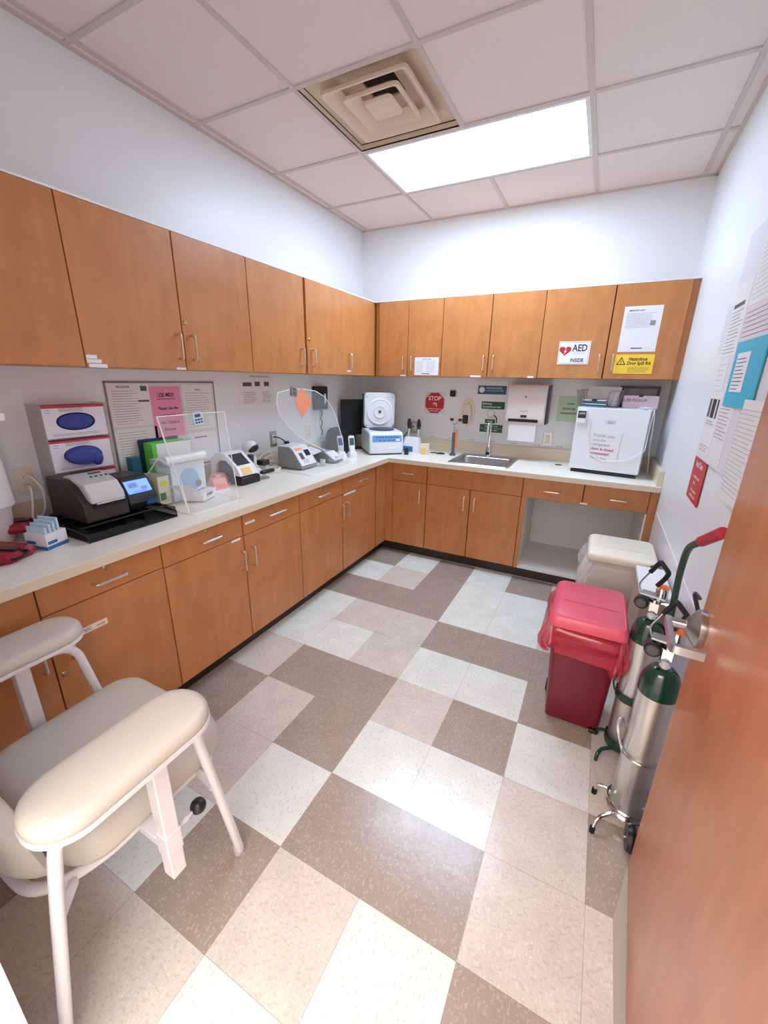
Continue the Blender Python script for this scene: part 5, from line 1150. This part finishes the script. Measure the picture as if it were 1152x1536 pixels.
b = B(M2); b.lathe([(0,0),(.044,0),(.045,-.012),(.0,-.022)], (0,0,0), 24, 'y').cyl((0,-.018,0),(0,-.05,0),.011,n=14); b.build('rose', STEEL, t)
for z in (.3,1.06,1.85):
    b = B(); b.cyl((-.006,-.004,z-.05),(-.006,-.004,z+.05),.007,n=12); b.build('hinge', STEEL, t)
# door frame
b = B().box(JX0,JX0+.03,YF-.14,YF+.004,0,2.14).box(JX1-.006,JX1+.02,YF-.14,YF+.004,0,2.14).box(JX0,JX1,YF-.14,YF+.004,2.13,2.16)
struct('trim_4', b, FRAME)

# ------------------------------------------------------------------ phlebotomy chair
t = thing('blood_draw_chair', 'taupe vinyl armchair with padded arms on white tubular legs, in the left foreground', 'chair', (-.43, -.6, 0))
def pad(cx, cy, w_, d_, z0, z1, r_, rear=1.0):
    h_ = z1-z0
    return [[(p[0], p[1], z0+h_*f) for p in rr(w_-2*e, d_-2*e, r_-e, 10, cx, cy)] for e, f in ((.008,0),(0,.12),(0,.5),(.003,.68),(.009,.84),(.02,.95),(.038,1.0),(.06,1.02))]
AZ0, AZ1 = .69, .737
# seat
b = B(); cx, cy = -.42, -.535
def lp2(e, z, w_=.50, d_=.45): return [(p[0], p[1], z) for p in rr(w_-2*e, d_-2*e, .09-e, 8, cx, cy)]
b.loft([lp2(.03,.365), lp2(.01,.37), lp2(0,.39), lp2(0,.43), lp2(.004,.448), lp2(.014,.461), lp2(.03,.469), lp2(.06,.473), lp2(.085,.475)]); b.build('seat', VINYL, t, True, sharp=80)
for (ax, ay, rz_) in ((-.078,-.648,0), (-.705,-.61,0)):
    b = B(); b.loft(pad(ax, ay, .168, .38, AZ0+.006, AZ1, .08)); p_ = b.build('armrest', VINYL, t, True, sharp=80)
    b = B(); b.loft([[(ax+p[0],ay+p[1],z) for p in rr(.172,.384,.082,10)] for z in (AZ0-.002, AZ0+.008)]); b.build('armrest_base', FRAME, p_, True)
# frames
def side_frame(x, s, yf, ya, name='side_frame'):
    z = .652
    pts = [(x-.012*s,yf,0.02), (x-.0,ya,z-.0), (x,-.79,z), (x-.015*s,-.81,.5), (x-.05*s,-.868,.02)]
    b = B(); b.tube(smooth_path(pts, .07, 8), .0135, 12); return b.build(name, FRAME, t, True)
f1 = side_frame(-.092, 1, -.38, -.485)
f2 = side_frame(-.70, -1, -.35, -.45)
for (x, y) in ((-.11,-.38),(-.148,-.868),(-.688,-.35),(-.65,-.868)):
    b = B(); b.lathe([(0,0),(.015,0),(.0165,.003),(.0165,.028),(.0,.028)], (x,y,0), 16); b.build('foot_cap', mat('foot_cap', (206,200,194), .4), t, True)
# seat frame tube
b = B(); b.tube(smooth_path([(-.2,-.37,.352),(-.2,-.70,.352),(-.24,-.82,.37),(-.58,-.82,.37),(-.62,-.70,.352),(-.62,-.37,.352)], .07, 8), .0135, 12); b.tube([(-.2,-.4,.352),(-.62,-.4,.352)], .0125, 10)
b.build('seat_frame', FRAME, t, True)
for q in (((-.2,-.76,.36),(-.125,-.815,.40)), ((-.62,-.76,.36),(-.685,-.815,.40)), ((-.2,-.42,.352),(-.102,-.44,.36)), ((-.62,-.42,.352),(-.695,-.4,.36))): B().tube(q, .012, 10).build('frame_brace', FRAME, t, True)
for x, s in ((-.085,1),(-.705,-1)):
    b = B(); b.box(x-.019,x+.019,-.612,-.574,25e-2,AZ0-.002); b.build('arm_post', FRAME, t, True, bev=.003)
    b = B(); b.box(x-.0215,x+.0215,-.6145,-.5715,.33,.40).box(min(x,x-.1*s),max(x,x-.1*s),-.612,-.574,.345,.372); b.build('post_sleeve', FRAME, t, True, bev=.003)
    b = B(); b.tube([(x,-.567,.375),(x,-.54,.375)], .008, 10).tube([(x,-.54,.375),(x,-.52,.375)], .004, 8); k_ = b.build('knob_stem', FRAME, t, True)
    b = B(); b.ball((x,-.505,.375), .021, 16); b.build('knob', BLACK, k_, True)
# backrest
b = B(); nu, nv = 24, 12; F_, K_ = [], []
for i in range(nu+1):
    u = -1+2*i/nu; rowf, rowb = [], []
    for j in range(nv+1):
        v = j/nv
        top = .60+.2*(1-abs(u)**2.2)
        z = .43 + (top-.43)*v
        x = -.43 + .25*u*(1-.1*(2*v-1)**4)
        y = -.79 - .045*(1-u*u) - .03*v
        e = min(1, (1-abs(u))*5)**.5 * min(1, v*6+.05)**.5 * min(1,(1-v)*6+.05)**.5
        rowf.append((x, y+.028*e, z)); rowb.append((x, y-.028*e, z))
    F_.append(rowf); K_.append(rowb)
VF = [[b.v(p) for p in r_] for r_ in F_]; VB = [[b.v(p) for p in r_] for r_ in K_]
for i in range(nu):
    for j in range(nv):
        b._f([VF[i][j],VF[i+1][j],VF[i+1][j+1],VF[i][j+1]]); b._f([VB[i][j],VB[i][j+1],VB[i+1][j+1],VB[i+1][j]])
for i in range(nu): b._f([VF[i][0],VB[i][0],VB[i+1][0],VF[i+1][0]]); b._f([VF[i][nv],VF[i+1][nv],VB[i+1][nv],VB[i][nv]])
for j in range(nv): b._f([VF[0][j],VF[0][j+1],VB[0][j+1],VB[0][j]]); b._f([VF[nu][j],VB[nu][j],VB[nu][j+1],VF[nu][j+1]])
b.build('backrest', VINYL, t, True, sharp=80)

# ------------------------------------------------------------------ lights, world, camera
def area(name, loc, sx, sy, power, col, rot=(0,0,0)):
    ld = bpy.data.lights.new(name, 'AREA'); ld.shape = 'RECTANGLE'; ld.size = sx; ld.size_y = sy; ld.energy = power; ld.color = col
    o = bpy.data.objects.new(name, ld); COL.objects.link(o); o.location = loc; o.rotation_euler = rot; return o
# unseen corridor light panel, added behind the camera to fill the room
tl = thing('ceiling_light', 'unseen corridor light panel added outside the doorway as fill', 'light', (.5, -2.2, 2.745))
B().box(-.9,1.9,-2.6,-1.8,2.738,2.75).build('diffuser', mat('corridor_fill_warm', (255,244,238), .5, emit=3.8), tl, True)
w_ = bpy.data.worlds.new('world'); SC.world = w_; w_.use_nodes = True
w_.node_tree.nodes['Background'].inputs[0].default_value = (.95,.93,.92,1); w_.node_tree.nodes['Background'].inputs[1].default_value = .8
cam = bpy.data.cameras.new('camera'); co = bpy.data.objects.new('camera', cam); COL.objects.link(co)
R_ = [[0.8885118286335629, 0.45856620971805684, 0.016240741456513195], [0.15552980237149253, -0.26767602836402327, -0.9508732956674866], [-0.43169110594559007, 0.847388090041439, -0.30915402941478154]]
mw = Matrix(((R_[0][0], -R_[1][0], -R_[2][0], 0.72246), (R_[0][1], -R_[1][1], -R_[2][1], -1.00097), (R_[0][2], -R_[1][2], -R_[2][2], 1.49144), (0,0,0,1)))
co.matrix_world = mw
cam.sensor_fit = 'HORIZONTAL'; cam.sensor_width = 36; cam.lens = 610.909/1152*36; cam.clip_start = .01; cam.clip_end = 50
SC.camera = co
SC.view_settings.view_transform = 'Standard'; SC.view_settings.look = 'None'; SC.view_settings.gamma = 1; SC.view_settings.use_curve_mapping = False
SC.view_settings.exposure = 2.05
SC.cycles.use_denoising = True
SC.cycles.max_bounces = 10; SC.cycles.diffuse_bounces = 8; SC.cycles.glossy_bounces = 4; SC.cycles.transparent_max_bounces = 12
SC.cycles.sample_clamp_indirect = 6
